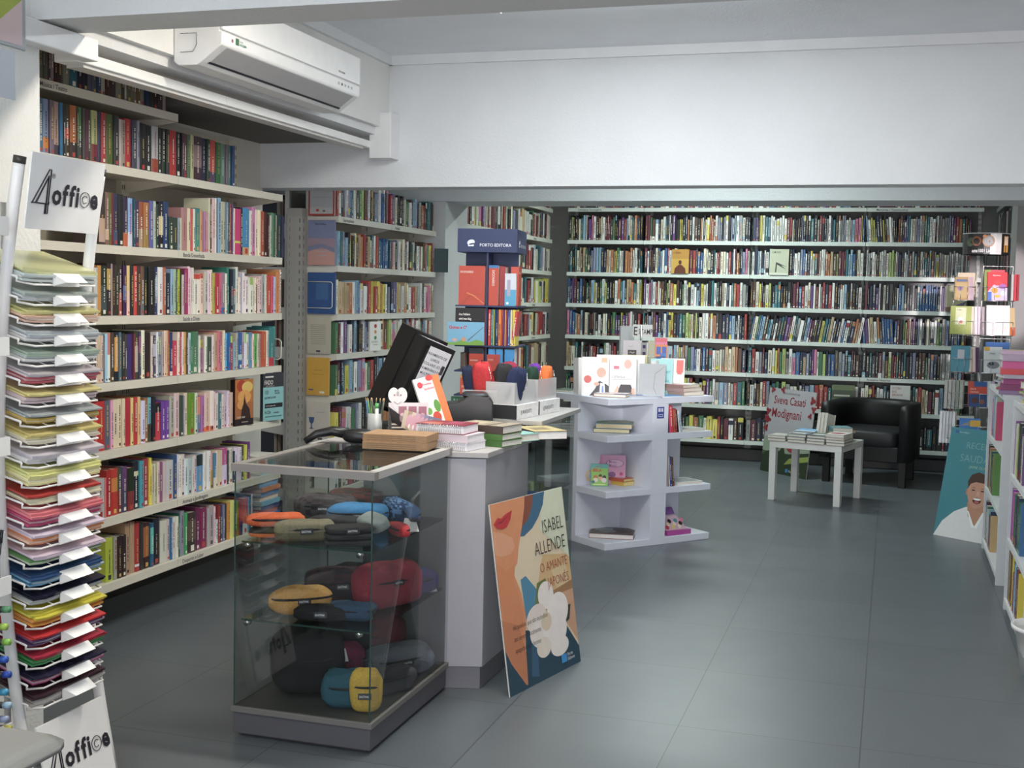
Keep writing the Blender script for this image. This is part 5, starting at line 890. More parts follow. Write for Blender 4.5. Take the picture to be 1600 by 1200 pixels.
# ---------------------------------------------------------------- black tub armchair
ac = empty('armchair', 'black leather tub armchair behind the white table', 'armchair', (-.115, 10.78, 0), R(-12))
def tub(r0, z0, z1, rad, inner=False):
    """U shaped wall: front ends at y=-.33, rounded back"""
    pts = [(-r0, -.34)]+[(-r0*abs(math.cos(a))**.75*(1 if math.cos(a) >= 0 else -1), .02+(r0*.95)*abs(math.sin(a))**.75) for a in [i*math.pi/16 for i in range(17)]]+[(r0, -.34)]
    return pts
outer = tub(.365, 0, 0, 0); inner = [(x*.76, (y if i in (0, len(outer)-1) else y-.075)) for i, (x, y) in enumerate(outer)]
V = []; Fc = []; n = len(outer); prof = []
for i in range(n):
    (ox, oy), (ix, iy) = outer[i], inner[i]; mx_, my_ = (ox+ix)/2, (oy+iy)/2
    V += [(ox, oy, .21), (ox, oy, .62), (ox*.985, oy*.985 if oy > 0 else oy, .665), (mx_, my_, .678), (ix*1.03, iy, .66), (ix, iy, .62), (ix, iy, .21)]
for i in range(n-1):
    for k in range(6): Fc.append((i*7+k, (i+1)*7+k, (i+1)*7+k+1, i*7+k+1))
Fc.append(tuple(range(7))); Fc.append(tuple((n-1)*7+k for k in range(7))[::-1])
for i in range(n-1): Fc.append((i*7+6, (i+1)*7+6, (i+1)*7, i*7))
MB().add(V, Fc, '121315', smooth=True).build('back_and_arms', 'leather', ac, bevel=0)
MB().blob((0, -.06, .385), (.275, .29, .075), '16181b', e=7, nu=40, nv=16).build('seat_cushion', 'leather', ac)
MB().box(-.275, -.335, .20, .275, .27, .33, '101113').build('seat_base', 'leather', ac, bevel=.01)
for x, y in ((-.31, -.30), (.31, -.30), (-.26, .27), (.26, .27)): MB().box(x-.028, y-.028, 0, x+.028, y+.028, .21, '14110f').build('leg', 'laminate', ac, bevel=.003)

# ---------------------------------------------------------------- posters at the back
def sveva(m, W, H_):
    zc = [0]
    def z(): zc[0] += .00015; return zc[0]+.0003
    m.rect(0, 0, W, H_, 'a8a6ac', .0002); m.rect(0, .0, W, .42*H_, '8c9c88', z()); m.rect(0, 0, W, .25*H_, '4c5c3c', z())
    m.poly([(0, .2*H_), (.2*W, .28*H_), (.3*W, .36*H_), (.36*W, .26*H_), (.45*W, .34*H_), (.5*W, .24*H_), (W, .3*H_), (W, 0), (0, 0)], '2c3a24', z()); m.poly([(.5*W, .12*H_), (W, .2*H_), (W, .26*H_), (.6*W, .2*H_)], '8c9c44', z())
    m.disc(.62*W, .36*H_, .12*W, '9c2c34', z(), ry=.09*H_); m.text('Sveva Casati', .12*W, .82*H_, .135*H_, '8c2430', z(), sx=.82, bold=.01); m.text('Modignani', .10*W, .66*H_, .155*H_, '8c2430', z(), sx=.82, bold=.01)
    m.text('NOVO ROMANCE DE', .3*W, .94*H_, .03*H_, '5c5458', z()); m.text('Porto Editora', .62*W, .04*H_, .035*H_, 'e0e4e8', z()); m.rect(.55*W, .035*H_, .60*W, .075*H_, '2c84c8', z())
    for x, y, r_, a in [(.03, .72, .05, .3), (.05, .62, .05, 2), (.02, .52, .045, 1), (.08, .98, .04, 0), (.3, .99, .04, 1), (.95, .9, .05, 2), (.99, .8, .045, .5), (.93, .72, .035, 1.2), (.0, .64, .04, 0)]:
        for k in range(3): m.disc(x*W+.4*r_*W*math.cos(a+k*2.1), y*H_+.4*r_*W*math.sin(a+k*2.1), r_*W*.9, '8a2430', z(), ry=r_*W*.55, rot=a+k*2.1, n=10)
poster('author_poster', 'grey poster reading Sveva Casati Modignani with red leaves, behind the white table', (-1.07, 10.98, 0), (-.645, 10.56, 0), (-1.00, 11.03, .735), .005, sveva)
def chef(m, W, H_):
    zc = [0]
    def z(): zc[0] += .00015; return zc[0]+.0003
    m.rect(0, 0, W, H_, '3c8490', .0002)
    m.rect(.07*W, .95*H_, .12*W, .975*H_, '2c5ca0', z()); m.text('Porto Editora', .13*W, .955*H_, .018*H_, 'c8d8dc', z())
    m.text('RECEITAS', .26*W, .82*H_, .085*H_, '8cb4b4', z(), sx=.95, bold=-.02); m.text('SAUDÁVEIS', .20*W, .70*H_, .095*H_, '8cb4b4', z(), sx=.95, bold=-.02); m.text('JAMIE OLIVER', .36*W, .645*H_, .035*H_, 'b0c8a8', z(), bold=-.01)
    m.poly([(0, 0), (W, 0), (W, .2*H_), (.85*W, .27*H_), (.70*W, .31*H_), (.42*W, .30*H_), (.25*W, .24*H_), (.10*W, .14*H_)], 'dcdcdc', z())
    m.poly([(.42*W, .34*H_), (.68*W, .34*H_), (.69*W, .24*H_), (.58*W, .14*H_), (.46*W, .22*H_)], 'b88468', z())
    m.disc(.395*W, .435*H_, .022*W, 'b88068', z(), ry=.03*H_); m.disc(.55*W, .44*H_, .15*W, 'c8947a', z(), ry=.13*H_); m.disc(.55*W, .41*H_, .135*W, 'c48e74', z(), ry=.115*H_)
    m.poly([(.40*W, .47*H_), (.38*W, .53*H_), (.42*W, .59*H_), (.52*W, .62*H_), (.64*W, .60*H_), (.71*W, .54*H_), (.705*W, .46*H_), (.67*W, .49*H_), (.62*W, .525*H_), (.50*W, .53*H_), (.43*W, .51*H_)], '4c342a', z())
    for x in (.48, .615): m.disc(x*W, .455*H_, .028*W, '4c3028', z(), ry=.006*H_); m.poly([((x-.04)*W, .472*H_), (x*W, .482*H_), ((x+.04)*W, .472*H_), (x*W, .477*H_)], '4a3228', z())
    m.poly([(.54*W, .45*H_), (.57*W, .45*H_), (.585*W, .405*H_), (.525*W, .405*H_)], 'd09c80', z()); m.disc(.555*W, .365*H_, .062*W, '5c2820', z(), ry=.028*H_); m.disc(.555*W, .378*H_, .055*W, 'eeeae4', z(), ry=.010*H_); m.disc(.555*W, .352*H_, .035*W, 'b86060', z(), ry=.010*H_)
    m.poly([(.44*W, .27*H_), (.47*W, .26*H_), (.58*W, .13*H_), (.55*W, .12*H_)], 'eceff0', z()); m.poly([(.70*W, .27*H_), (.67*W, .27*H_), (.58*W, .13*H_), (.62*W, .12*H_)], 'eceff0', z())
poster('chef_poster', 'teal poster of a laughing man in a white shirt leaning against the wire rack', (.31, 8.40, .0), (.70, 8.112, .0), (.395, 8.53, .70), .006, chef)

# ---------------------------------------------------------------- blue revolving book tower
PX, PY, PA = -2.01, 6.12, 8
sp = empty('book_tower', 'blue revolving book tower marked Porto Editora behind the counter', 'book tower', (PX, PY, 0), R(PA))
BL_ = '2c3a66'
m = MB().box(-.155, -.155, 1.715, .155, .155, 1.835, BL_); tw = m.build('header_box', 'laminate', sp, bevel=.002)
for X_ in (FRONT, RZ_(90) @ FRONT):
    q = MB(); q.X = X_ @ T(0, 0, .1556); q.text('PORTO EDITORA', -.04, 1.745, .022, 'e0e4ee', .0003, sx=.95, bold=.012).disc(-.085, 1.765, .02, 'e8ecf2', .0003, ry=.014, rot=.3).disc(-.08, 1.757, .016, BL_, .0006, ry=.004, rot=.2).rect(-.1, 1.745, -.07, 1.755, 'e8ecf2', .0005); q.build('header_lettering', 'print', tw)
for z in (.30, .62, .86, .985, 1.11, 1.24, 1.445): MB().box(-.16, -.16, z-.008, .16, .16, z, BL_).build('shelf', 'laminate', sp)
MB().box(-.005, -.14, .30, .005, .14, 1.715, BL_).box(-.14, -.005, .30, .14, .005, 1.715, BL_).build('divider_cross', 'laminate', sp)
MB().tube([(0, 0, .02), (0, 0, .3)], .03, '3a3a3c', 12).tube([(0, 0, 0), (0, 0, .03)], .2, '3a3a3c', 20).build('foot', 'metal', sp)
PM = Matrix.Translation((PX, PY, 0)) @ RZ_(PA)
def pv(name, label, x, y, z, w, h, t, col, art=(), rz=0, **k): return volume(name, label, w, h, t, col, PM @ T(x, y, z+.0005) @ RZ_(rz), art, **k)
OR = 'c8442c'
arc = [('t', 'DICIONÁRIO', .05, .82, .075, 'f4e8e0', .78, 'LEFT', .01), ('p', [(.1, .02), (.4, .25), (.7, .3), (1, .25), (.7, .27), (.42, .2), (.2, .02)], 'b84420'), ('p', [(.3, .3), (.6, .22), (.95, .04), (1, .04), (.62, .25), (.32, .33)], 'e8804c'), ('p', [(.05, .04), (.5, .18), (1, .1), (.5, .15)], 'c04c20')]
pv('dictionary', 'orange dictionary standing face out on the top shelf of the blue tower', -.145, -.155, 1.445, .135, .20, .045, OR, arc)
pv('dictionary', 'red dictionary with DICIONÁRIO down its spine on the top shelf of the blue tower', .01, -.15, 1.445, .05, .205, .13, OR, [('r', 0, .93, 1, 1, '3878b8'), ('t', 'DICIONÁRIO', .35, .88, .09, 'f4e0d8', .75, 'LEFT', .01, -math.pi/2)])
pv('dictionary', 'dark red dictionary behind the orange spined one on the top shelf of the blue tower', .0615, -.12, 1.445, .03, .2, .10, 'a82c30')
pv('dictionary', 'blue and white school dictionary on the top shelf of the blue tower', .094, -.15, 1.445, .058, .165, .12, '4ca8d0', [('r', 0, .5, 1, 1, 'd0d4e0'), ('r', .2, .3, .5, .8, 'a8a4c0'), ('d', .25, .08, .12, 'f0f4f8', .04)])
pv('dictionary', 'orange dictionary on the right side of the top shelf of the blue tower', .158, -.11, 1.445, .10, .2, .04, OR, arc, rz=90)
pv('paperback', 'black and red German paperback face out on the second shelf of the blue tower', -.16, -.152, 1.24, .155, .19, .015, 'c82830', [('r', 0, .35, 1, 1, '1e1a1c'), ('t', 'Aus Fehlern', .12, .80, .085, 'f4f0ea', .75, 'LEFT', .02), ('t', 'wird man klug', .12, .68, .085, 'f4f0ea', .7, 'LEFT', .02)])
pv('picture_book', 'light blue landscape picture book with a red title on the second shelf of the blue tower', -.195, -.175, 1.24, .19, .118, .012, '78b8dc', [('p', [(0, 0), (1, 0), (1, .15), (.8, .25), (.6, .12), (.4, .22), (.2, .1), (0, .12)], '7cb040'), ('t', 'Quinas e Cª', .04, .70, .19, 'd02c3c', .85, 'LEFT', .03), ('p', [(.55, .2), (.98, .8), (1, .8), (.57, .18)], '5c5c60'), ('d', .45, .25, .06, 'd89c70', .09), ('d', .2, .22, .07, 'e0b0a0', .07)])
x = .01
for i, (c, t) in enumerate([('cc3430', .016), ('2c8c98', .010), ('d8d84c', .006), ('1c4c6c', .008), ('2c3868', .01), ('e88430', .016), ('c84c2c', .008), ('6c3c8c', .008), ('e8a040', .008), ('8c2c6c', .008), ('3c6cb0', .010), ('dcd0a8', .012), ('e8d430', .016)]):
    mb = MB(); book_geo(mb, t, .185, .12, c); o = mb.build('workbook', 'print'); o.matrix_world = PM @ T(x, -.15, 1.2405); x += t+.0006
    tag(o, f'{cname(c)} workbook on the second shelf of the blue tower, {ordinal(i+1)} from the left', 'book', 'workbooks on the blue tower')
mb = MB(); book_geo(mb, .02, .18, .12, 'd03030', [(.0, .2, 'f0c030')]); o = mb.build('workbook', 'print'); o.matrix_world = PM @ T(.128, -.15, 1.2405) @ RY_(6); tag(o, 'tilted red and yellow workbook at the right end of the tower second shelf', 'book')
for i, (x, w_, h_, c, art, lb) in enumerate([(-.13, .02, .09, '5c4c48', [], 'brown pocket dictionary'), (-.085, .075, .115, OR, [('r', 0, .75, 1, 1, '2a3440'), ('t', 'DICIONÁRIO', .08, .42, .1, 'f4e0d8', .6)], 'orange pocket dictionary face out'), (.015, .035, .12, '3c98dc', [], 'first blue dictionary'), (.055, .035, .12, '3c98dc', [], 'second blue dictionary'), (.10, .05, .12, '3c98dc', [('p', [(0, 0), (.5, .1), (1, .6), (1, .5), (.5, .05)], '1c3c6c')], 'wide blue dictionary')]):
    pv('pocket_dictionary', lb+' on the third shelf of the blue tower', x, -.15, 1.11, w_, h_, .1, c, [('r', 0, .93, 1, 1, '26282c')]+list(art))
pv('pocket_dictionary', 'small red dictionary in front of the blue ones on the third shelf of the blue tower', .012, -.175, 1.11, .065, .085, .02, 'c04438', [('t', 'DICIONÁRIO', .1, .65, .11, 'f0d8d0', .5)])
for i, (x, w_, lb) in enumerate([(-.13, .11, 'orange school dictionary face out'), (.03, .055, 'orange dictionary spine'), (.09, .065, 'wide orange dictionary spine')]):
    pv('pocket_dictionary', lb+' on the fourth shelf of the blue tower', x, -.15, .985, w_, .1, .09, 'e05030', [('r', 0, .85, 1, 1, ['e8a030', '26282c', '26282c'][i]), ('t', 'DICIONÁRIO', .08, .35, .16, 'f4e0d8', .6)])
pv('book', 'dark green spiral book on the lower left shelf of the blue tower', -.175, -.155, .862, .15, .11, .02, '2c6c4c', [('r', .1, .1, .13, .9, 'c0d0c0'), ('r', .2, .1, .23, .9, '8cb49c')])

# ---------------------------------------------------------------- wire book rack on the right
WX, WY, WA = .565, 8.66, 6
wr = empty('wire_rack', 'revolving wire book rack with a printed round header on the right', 'book rack', (WX, WY, 0), R(WA))
MB().tube([(0, 0, .0), (0, 0, 1.84)], .012, 'b0b0b0', 8).tube([(0, 0, 0), (0, 0, .03)], .18, 'a0a0a0', 20).build('pole', 'metal', wr)
m = MB()
for r_ in range(12):
    a = R(-150+r_*10)
hd = MB(); nseg = 24
for k in range(nseg):
    a0, a1 = 2*math.pi*k/nseg, 2*math.pi*(k+1)/nseg; r0 = .145
    hd.add([(r0*math.cos(a0), r0*math.sin(a0), 1.83), (r0*math.cos(a1), r0*math.sin(a1), 1.83), (r0*math.cos(a1), r0*math.sin(a1), 1.965), (r0*math.cos(a0), r0*math.sin(a0), 1.965)], [(0, 1, 2, 3)], 'ece8e4' if k in (18, 19) else '1c181a')
hd.tube([(.146*math.cos(a), .146*math.sin(a), 1.966) for a in [i*math.pi/12 for i in range(24)]], .003, 'd0d0d0', 5, closed=True)
h_ob = hd.build('header', 'print', wr)
q = MB()
def onr(u, z, dr=.0012): a = R(-90)+u/.145; return ((.145+dr)*math.cos(a), (.145+dr)*math.sin(a), z)
def rdisc(u, z, r_, c, dr): q.add([onr(u+r_*math.cos(a), z+r_*math.sin(a), dr) for a in [i*math.pi/8 for i in range(16)]], [tuple(range(16))], c)
rdisc(-.085, 1.915, .032, '8c4c24', .0012); rdisc(-.085, 1.915, .02, '2a1c18', .002); rdisc(-.01, 1.915, .038, 'c08c5c', .0012); rdisc(-.01, 1.915, .031, 'a8a4a0', .002); rdisc(-.035, 1.945, .012, 'd88840', .0025); rdisc(-.13, 1.91, .03, '4c5c44', .0012)
V_, F_ = text_geo('este1001 Livros', 1, 'LEFT', .02); q.add([onr(-.115+v.x*.0235, 1.842+v.y*.032, .0025) for v in V_], F_, 'e8e8e4')
q.add([onr(.095, 1.845), onr(.14, 1.845), onr(.14, 1.95), onr(.095, 1.95)], [(0, 1, 2, 3)], 'e09c28'); q.add([onr(.10, 1.89, .002), onr(.135, 1.89, .002), onr(.135, 1.945, .002), onr(.10, 1.945, .002)], [(0, 1, 2, 3)], 'f4dcc0')
q.build('header_print', 'print', h_ob)
WM = Matrix.Translation((WX, WY, 0)) @ RZ_(WA)
def pocket(x, y, z, rz, w=.13, h=.16, dp=.05):
    m = MB(); m.X = T(x, y, z) @ RZ_(rz)
    for zz in (0, h*.55): m.tube([(0, dp, zz), (0, 0, zz), (w, 0, zz), (w, dp, zz)], .0022, 'd0d0d0', 5)
    for xx in (0, w*.33, w*.66, w): m.tube([(xx, 0, 0), (xx, 0, h*.55)], .0016, 'd0d0d0', 4); m.tube([(xx, 0, 0), (xx, dp, 0)], .0016, 'd0d0d0', 4)
    m.tube([(0, dp, 0), (0, dp, h*1.4), (w, dp, h*1.4), (w, dp, 0)], .0022, 'd0d0d0', 5); return m.build('wire_pocket', 'metal', wr)
def wv(label, x, y, z, rz, w, h, t, col, art=(), lean=6, **k): return volume(k.pop('name', 'book'), label, w, h, t, col, WM @ standing(x, y, z+.003, rz, lean), art, **k)
for z in (1.53, 1.305, 1.06, .835, .62):
    pocket(-.20, -.07, z, -14); pocket(-.02, -.15, z, 8, .19); 
wv('ochre patterned paperback in the left pocket of the top tier of the wire rack', -.195, -.07, 1.53, -14, .085, .15, .022, 'a88440', [('r', .1, .1, .9, .75, 'b89858'), ('d', .4, .5, .2, '8c6c9c', .1), ('r', .1, .8, .9, .9, '4c5c8c')])
wv('pink edged book beside the ochre one on the top tier of the wire rack', -.10, -.09, 1.53, 40, .04, .15, .03, 'e4c8d4', [])
wv('beige book behind the ochre one on the top tier of the wire rack', -.17, -.01, 1.55, -10, .12, .16, .01, 'c8b494', [])
wv('bright red puzzle book with coloured shapes at the front of the top tier of the wire rack', .0, -.145, 1.53, 8, .125, .185, .012, 'e43c44', [('p', [(0, .0), (1, .0), (1, .45), (.6, .6), (.3, .55), (0, .3)], 'd8c8e0'), ('d', .35, .35, .16, 'f0a828', .1), ('d', .75, .5, .2, 'b870c0', .09), ('d', .8, .25, .17, 'd8e0e8', .1), ('d', .5, .15, .15, 'f0c840', .05), ('r', 0, .0, .2, .3, '5080d0'), ('t', 'Magnetismo', .25, .86, .07, 'f4ecec', .8), ('d', .5, .62, .2, 'e84848', .1)])
wv('yellow green book behind the red puzzle book on the wire rack', -.015, -.115, 1.53, 8, .13, .20, .012, '98a458', [('r', .3, .9, 1, 1, 'e0586c')])
for i, c in enumerate(['2c3c34', 'c8c4c0', 'd83c4c', 'b02c3c']): wv(f'{cname(c)} book edge on at right of the top tier, wire rack, {ordinal(i+1)} from left', .128+.017*i, -.135, 1.53, 12, .014, .17, .10, c, [], lean=2, group='books edge on in the wire rack', name='paperback')
wv('olive green cookbook with a pear in the left pocket of the second tier of the wire rack', -.215, -.075, 1.305, -12, .13, .185, .02, '98a430', [('r', .25, .35, .75, .95, 'c8cca0'), ('t', 'O melhor', .3, .85, .06, '3c4430', .7), ('d', .5, .5, .13, 'e8ece0', .12), ('d', .52, .44, .08, 'd85c40', .06)])
for i, c in enumerate(['e0d8c0', 'e8d8dc', 'dcc8d4', 'b0a0a8']): wv(f'{cname(c)} book edge on in the middle of second tier, wire rack, {ordinal(i+1)} from left', -.085+.022*i, -.10, 1.305, 6, .019, .185, .10, c, [], lean=8, group='books edge on in the wire rack', name='paperback')
wv('white picture book at the front of the second tier of the wire rack', .005, -.148, 1.305, 8, .145, .195, .02, 'f0ecea', [('r', .1, .1, .9, .3, 'ece0dc')])
wv('cream and orange book leaning right of the white one on the second tier of the wire rack', .155, -.12, 1.305, 30, .04, .18, .06, 'e8c890', [('r', 0, 0, 1, .3, 'e06c38')])
wv('teal book with a pale label in the left pocket of the third tier of the wire rack', -.20, -.07, 1.06, -14, .12, .17, .02, '1c7c94', [('r', .35, .5, .7, .85, 'a8acb4')])
for i, c in enumerate(['e8dcc8', 'e4c8c0', '5c3464']): wv(f'{cname(c)} book edge on in the middle of third tier, wire rack, {ordinal(i+1)} from left', -.085+.022*i, -.10, 1.06, 6, .019, .165, .10, c, [], lean=10, group='books edge on in the wire rack', name='paperback')
wv('white book with a grey drawing at the front of the third tier of the wire rack', .0, -.148, 1.06, 8, .115, .17, .012, 'e8eaec', [('d', .5, .3, .35, '8c9098', .14), ('d', .4, .35, .15, '3c4048', .06), ('t', 'A Rainha', .3, .72, .08, '4c5058', .7), ('r', 0, .85, .3, 1, 'ecb830')])
wv('blue topped book behind the white one on the third tier of the wire rack', .015, -.12, 1.06, 8, .15, .20, .012, '4c80cc', [])
wv('red and blue guide book in the middle of the fourth tier of the wire rack', -.085, -.13, .835, 4, .115, .165, .014, 'd04830', [('r', 0, 0, 1, .5, '2c4c84'), ('r', .3, .8, 1, 1, '2c5c9c'), ('t', 'Guia de', .1, .68, .1, 'f0dcd0', .7), ('t', 'Conversação', .1, .56, .1, 'f0dcd0', .62), ('d', .35, .25, .2, '5c3430', .12), ('d', .75, .2, .15, '8c5848', .1)])
for i, c in enumerate(['d8e4f0', 'e0c0d8', '4c3478', 'b82c34', 'a8cc34', 'c8d8a0']): wv(f'{cname(c)} book edge on at right of fourth tier, wire rack, {ordinal(i+1)} from left', .035+.022*i, -.13, .835, 8, .019, .17, .10, c, [], lean=3, group='books edge on in the wire rack', name='paperback')
for i in range(5): wv(f'thin grey booklet at left of fourth tier, wire rack, {ordinal(i+1)} from left', -.225+.024*i, -.04, .81, -16, .02, .19, .08, ['a8a8a4', 'b0aca8', '9ca09c', '889488', 'a0a89c'][i], [], lean=2, group='thin booklets in the wire rack', name='booklet')
for i in range(5): wv(f'thin white booklet at left of lowest tier, wire rack, {ordinal(i+1)} from left', -.245+.02*i, -.03, .58, -16, .017, .21, .08, ['d8d8dc', 'c8ccd4', 'd0d0d4', 'c0c4cc', 'dcdce0'][i], [], lean=2, group='thin booklets in the wire rack', name='booklet')
wv('blue and yellow travel booklet above the teal poster in the wire rack', -.135, -.16, .64, 2, .13, .12, .01, '3c7cc8', [('r', 0, 0, 1, .12, 'e0bc2c'), ('r', .5, .55, 1, .9, 'd8a830'), ('p', [(0, .6), (.5, .85), (.5, .6)], '8c8c88'), ('t', 'Algarve', .1, .3, .16, 'c8dcec', .7)])
wv('dark book with a yellow arch in the lowest tier of the wire rack', .06, -.12, .62, 8, .11, .15, .03, '201c20', [('d', .7, .3, .6, 'a87c20', .55)])

# ---------------------------------------------------------------- white bookcases on the right
def bookcase(label, x, y1, L, D, zs, top):
    e = empty('bookcase', label, 'bookcase', (x, y1, 0), R(-90))
    MB().box(0, D-.008, 0, L, D, top, 'c4c6c8').build('back_panel', 'laminate', e)
    for a in (0, L-.03): MB().box(a, 0, 0, a+.03, D-.008, top, 'd0d2d6').build('side_panel', 'laminate', e, bevel=.001)
    for z in zs+[top]: MB().box(.03, .0, z-.025, L-.03, D-.008, z, 'd4d6d8').build('shelf', 'laminate', e)
    MB().box(.03, .02, 0, L-.03, .035, .035, 'c8cacc').build('kick_board', 'laminate', e); return e
bookcase('white low bookcase on the right, the farther one beside the teal poster', .585, 8.07, 1.085, .24, [.06, .39, .72], 1.02)
bookcase('white low bookcase at the right edge, the nearer one behind the bin', .583, 6.47, .93, .27, [.06, .36, .68], 1.04)
def brow(group, where, xf, y1, items, z, x0=.04, lean=0):
    x = x0
    for i, t_ in enumerate(items):
        c, w_, h_ = t_; 
        if c is None: x += w_; continue
        mb = MB(); book_geo(mb, w_, h_, .15, c); o = mb.build('book', 'print'); o.location = (xf+.012, y1-x, z+.0005); o.rotation_euler = (0, R(lean), R(-90)); x += w_+.0008
        tag(o, f'{cname(c)} book {where}, {ordinal(i+1)} from its far end', 'book', group)
def gen(n_, pal, seed, hh): q = random.Random(seed); return [(q.choice(pal), q.uniform(.014, .034), q.uniform(hh-.04, hh)) for _ in range(n_)]
brow('books in the farther white bookcase', 'on the bottom shelf of the farther white bookcase', .585, 8.07, [('4a2440', .05, .24), ('c8ccc8', .05, .22), ('2c6c5c', .03, .22), ('d8d4cc', .06, .21), ('8cb8c0', .03, .22), ('c87c8c', .04, .17), ('4c2438', .05, .20), ('1c5c6c', .04, .2)]+gen(3, ['d8d4cc', '2c3c5c', '8c3434', 'c8a46c', '3c6c5c'], 4, .24), .06)
brow('books in the farther white bookcase', 'on the middle shelf of the farther white bookcase', .585, 8.07, [('1c1c28', .08, .26), ('b0664c', .06, .25), ('a8b82c', .03, .24), ('2c5c6c', .05, .24), ('20404c', .06, .23), ('3c5c2c', .04, .22)]+gen(3, ['28384c', '5c8c3c', 'd8a838', 'c8c8c4', '8c3434'], 5, .25), .39)
brow('books in the farther white bookcase', 'on the top shelf of the farther white bookcase', .585, 8.07, [(None, .12, 0), ('c83c68', .04, .22), ('8ca8c0', .09, .24), ('6c8cb0', .06, .23), ('c8ccd0', .05, .24), ('b0b8a8', .04, .25)]+gen(2, ['c83c68', '6c8cb0', 'd8d8d0', '98a868'], 6, .24), .72)
brow('books in the nearer white bookcase', 'on the bottom shelf of the nearer white bookcase', .583, 6.47, [('4c5c54', .04, .24), ('a8842c', .04, .24), ('7c3c2c', .05, .25), ('3c2428', .05, .25), ('d8c428', .04, .25), ('a82c34', .05, .18), ('4c7cac', .05, .24), ('b0ccd8', .03, .24), ('2c4c6c', .05, .23)]+gen(4, ['2c4c6c', 'd8c428', '8c3434', '4c7cac', 'c8c4b8'], 7, .25), .06)
brow('books in the nearer white bookcase', 'on the middle shelf of the nearer white bookcase', .583, 6.47, [('8c3c9c', .06, .25), ('c848a8', .05, .24), ('2c6c4c', .07, .24), ('1c2434', .10, .25), ('243c5c', .06, .25)]+gen(4, ['1c2434', '2c6c4c', '8c3c9c', '3c6c9c'], 8, .26), .36)
brow('books in the nearer white bookcase', 'on the top shelf of the nearer white bookcase', .583, 6.47, [('8c4c94', .02, .26), ('c8ccb8', .09, .25), ('a8bc5c', .04, .24), ('282c38', .10, .27), ('30343c', .07, .26)]+gen(3, ['282c38', 'c8ccb8', '5c6c3c', '6c4c7c'], 9, .26), .68)
# piles lying on top of the bookcases
def pile(items, x, y, z, where):
    for i, (c, t_, w_, h_, a) in enumerate(items):
        volume('magazine', f'{cname(c)} {"glossy book" if t_ > .02 else "magazine"} {where}, {ordinal(i+1)} from the bottom', w_, h_, t_, c, T(x, y, z) @ RZ_(a) @ T(-w_/2, -h_/2, t_) @ RX_(-90), [('r', .1, .1, .9, .9, ['c8a8c0', 'd8ccd8', 'c0b0c8', 'e0c0a0'][i % 4])], 'ccc8c8'); z += t_+.0006
pile([('b04050', .012, .22, .28, 80), ('7c8c5c', .010, .22, .28, 95), ('c8c8cc', .012, .21, .28, 84), ('8c94a0', .012, .22, .29, 98), ('5c7ca8', .010, .2, .28, 90), ('c8b070', .012, .21, .27, 82), ('a8a8b0', .012, .22, .28, 94)], .74, 7.62, 1.0206, 'lying on the farther white bookcase')
pile([('8c2c64', .03, .2, .26, 84), ('a83c80', .025, .2, .25, 90), ('b8b0c0', .02, .22, .28, 96), ('d83840', .022, .21, .27, 86), ('d84c90', .03, .20, .26, 88), ('b8a0b8', .022, .21, .27, 92)], .73, 6.9+.0, 1.02+.0, 'lying at the near end of the farther bookcase') if False else None
pile([('d8d8d8', .010, .22, .28, 100), ('c8b040', .010, .21, .28, 84), ('8cb0bc', .012, .22, .27, 92), ('c85c8c', .012, .2, .28, 88), ('a8b03c', .010, .22, .28, 97), ('4c7ca0', .014, .21, .28, 86), ('c8a860', .03, .2, .26, 104)], .74, 6.20, 1.0406, 'lying on the nearer white bookcase')
pile([('8c6c94', .022, .21, .27, 84), ('8c2c64', .035, .2, .26, 84), ('a83c80', .03, .2, .25, 90), ('b8b0c0', .02, .22, .28, 96), ('d83840', .030, .21, .27, 86), ('d84c90', .042, .20, .26, 88), ('b8a0b8', .035, .21, .27, 92), ('c8a8c0', .02, .2, .26, 84)], .71, 7.22, 1.0206, 'in the pink topped pile on the farther bookcase')
e = empty('waste_bin', 'white ribbed plastic waste bin at the right edge of the floor', 'bin', (.66, 5.33, 0))
m = MB(); V = []; Fc = []; n = 32
for z, r_ in ((0, .10), (.18, .125), (.19, .145), (.205, .147), (.205, .135), (.02, .098)):
    V += [(r_*math.cos(a)*(1+.025*math.cos(8*a)*(z < .185)), r_*math.sin(a)*(1+.025*math.cos(8*a)*(z < .185)), z) for a in [2*math.pi*k/n for k in range(n)]]
for j in range(5):
    for k in range(n): Fc.append((j*n+k, j*n+(k+1) % n, (j+1)*n+(k+1) % n, (j+1)*n+k))
Fc.append(tuple(range(n))[::-1]); m.add(V, Fc, 'd8dad8', smooth=True).build('bin_body', 'plastic', e)

# ---------------------------------------------------------------- face-out books on the far shelves
def bv(label, x, z, w, h, col, art, M0=None, **k): return volume('book', label, w, h, .018, col, (M0 or T(x, YB-.014, z+.0006)), art, **k)
bv('orange brown book with a silhouetted man, face out on the third shelf from the top at left', -1.995, 1.735, .16, .225, 'c8902c', [('r', 0, 0, 1, .6, 'd8a838'), ('t', 'O CÉREBRO', .1, .82, .1, '5c3418', .6), ('d', .5, .46, .09, '5c2c18', .09), ('p', [(.15, 0), (.2, .22), (.42, .36), (.58, .36), (.8, .22), (.85, 0)], '6c3420')], None)
bv('pale green O MONTE book with a bare tree, face out on third shelf from top', -1.095, 1.735, .17, .235, 'c8ccb0', [('t', 'O MONTE', .12, .84, .11, '3c443c', .66), ('p', [(.3, .1), (.34, .5), (.6, .42), (.95, .3), (.6, .38), (.9, .2), (.55, .34), (.4, .4), (.36, .1)], '3c4038'), ('r', .0, .0, 1, .08, 'e0e4d0')], None)
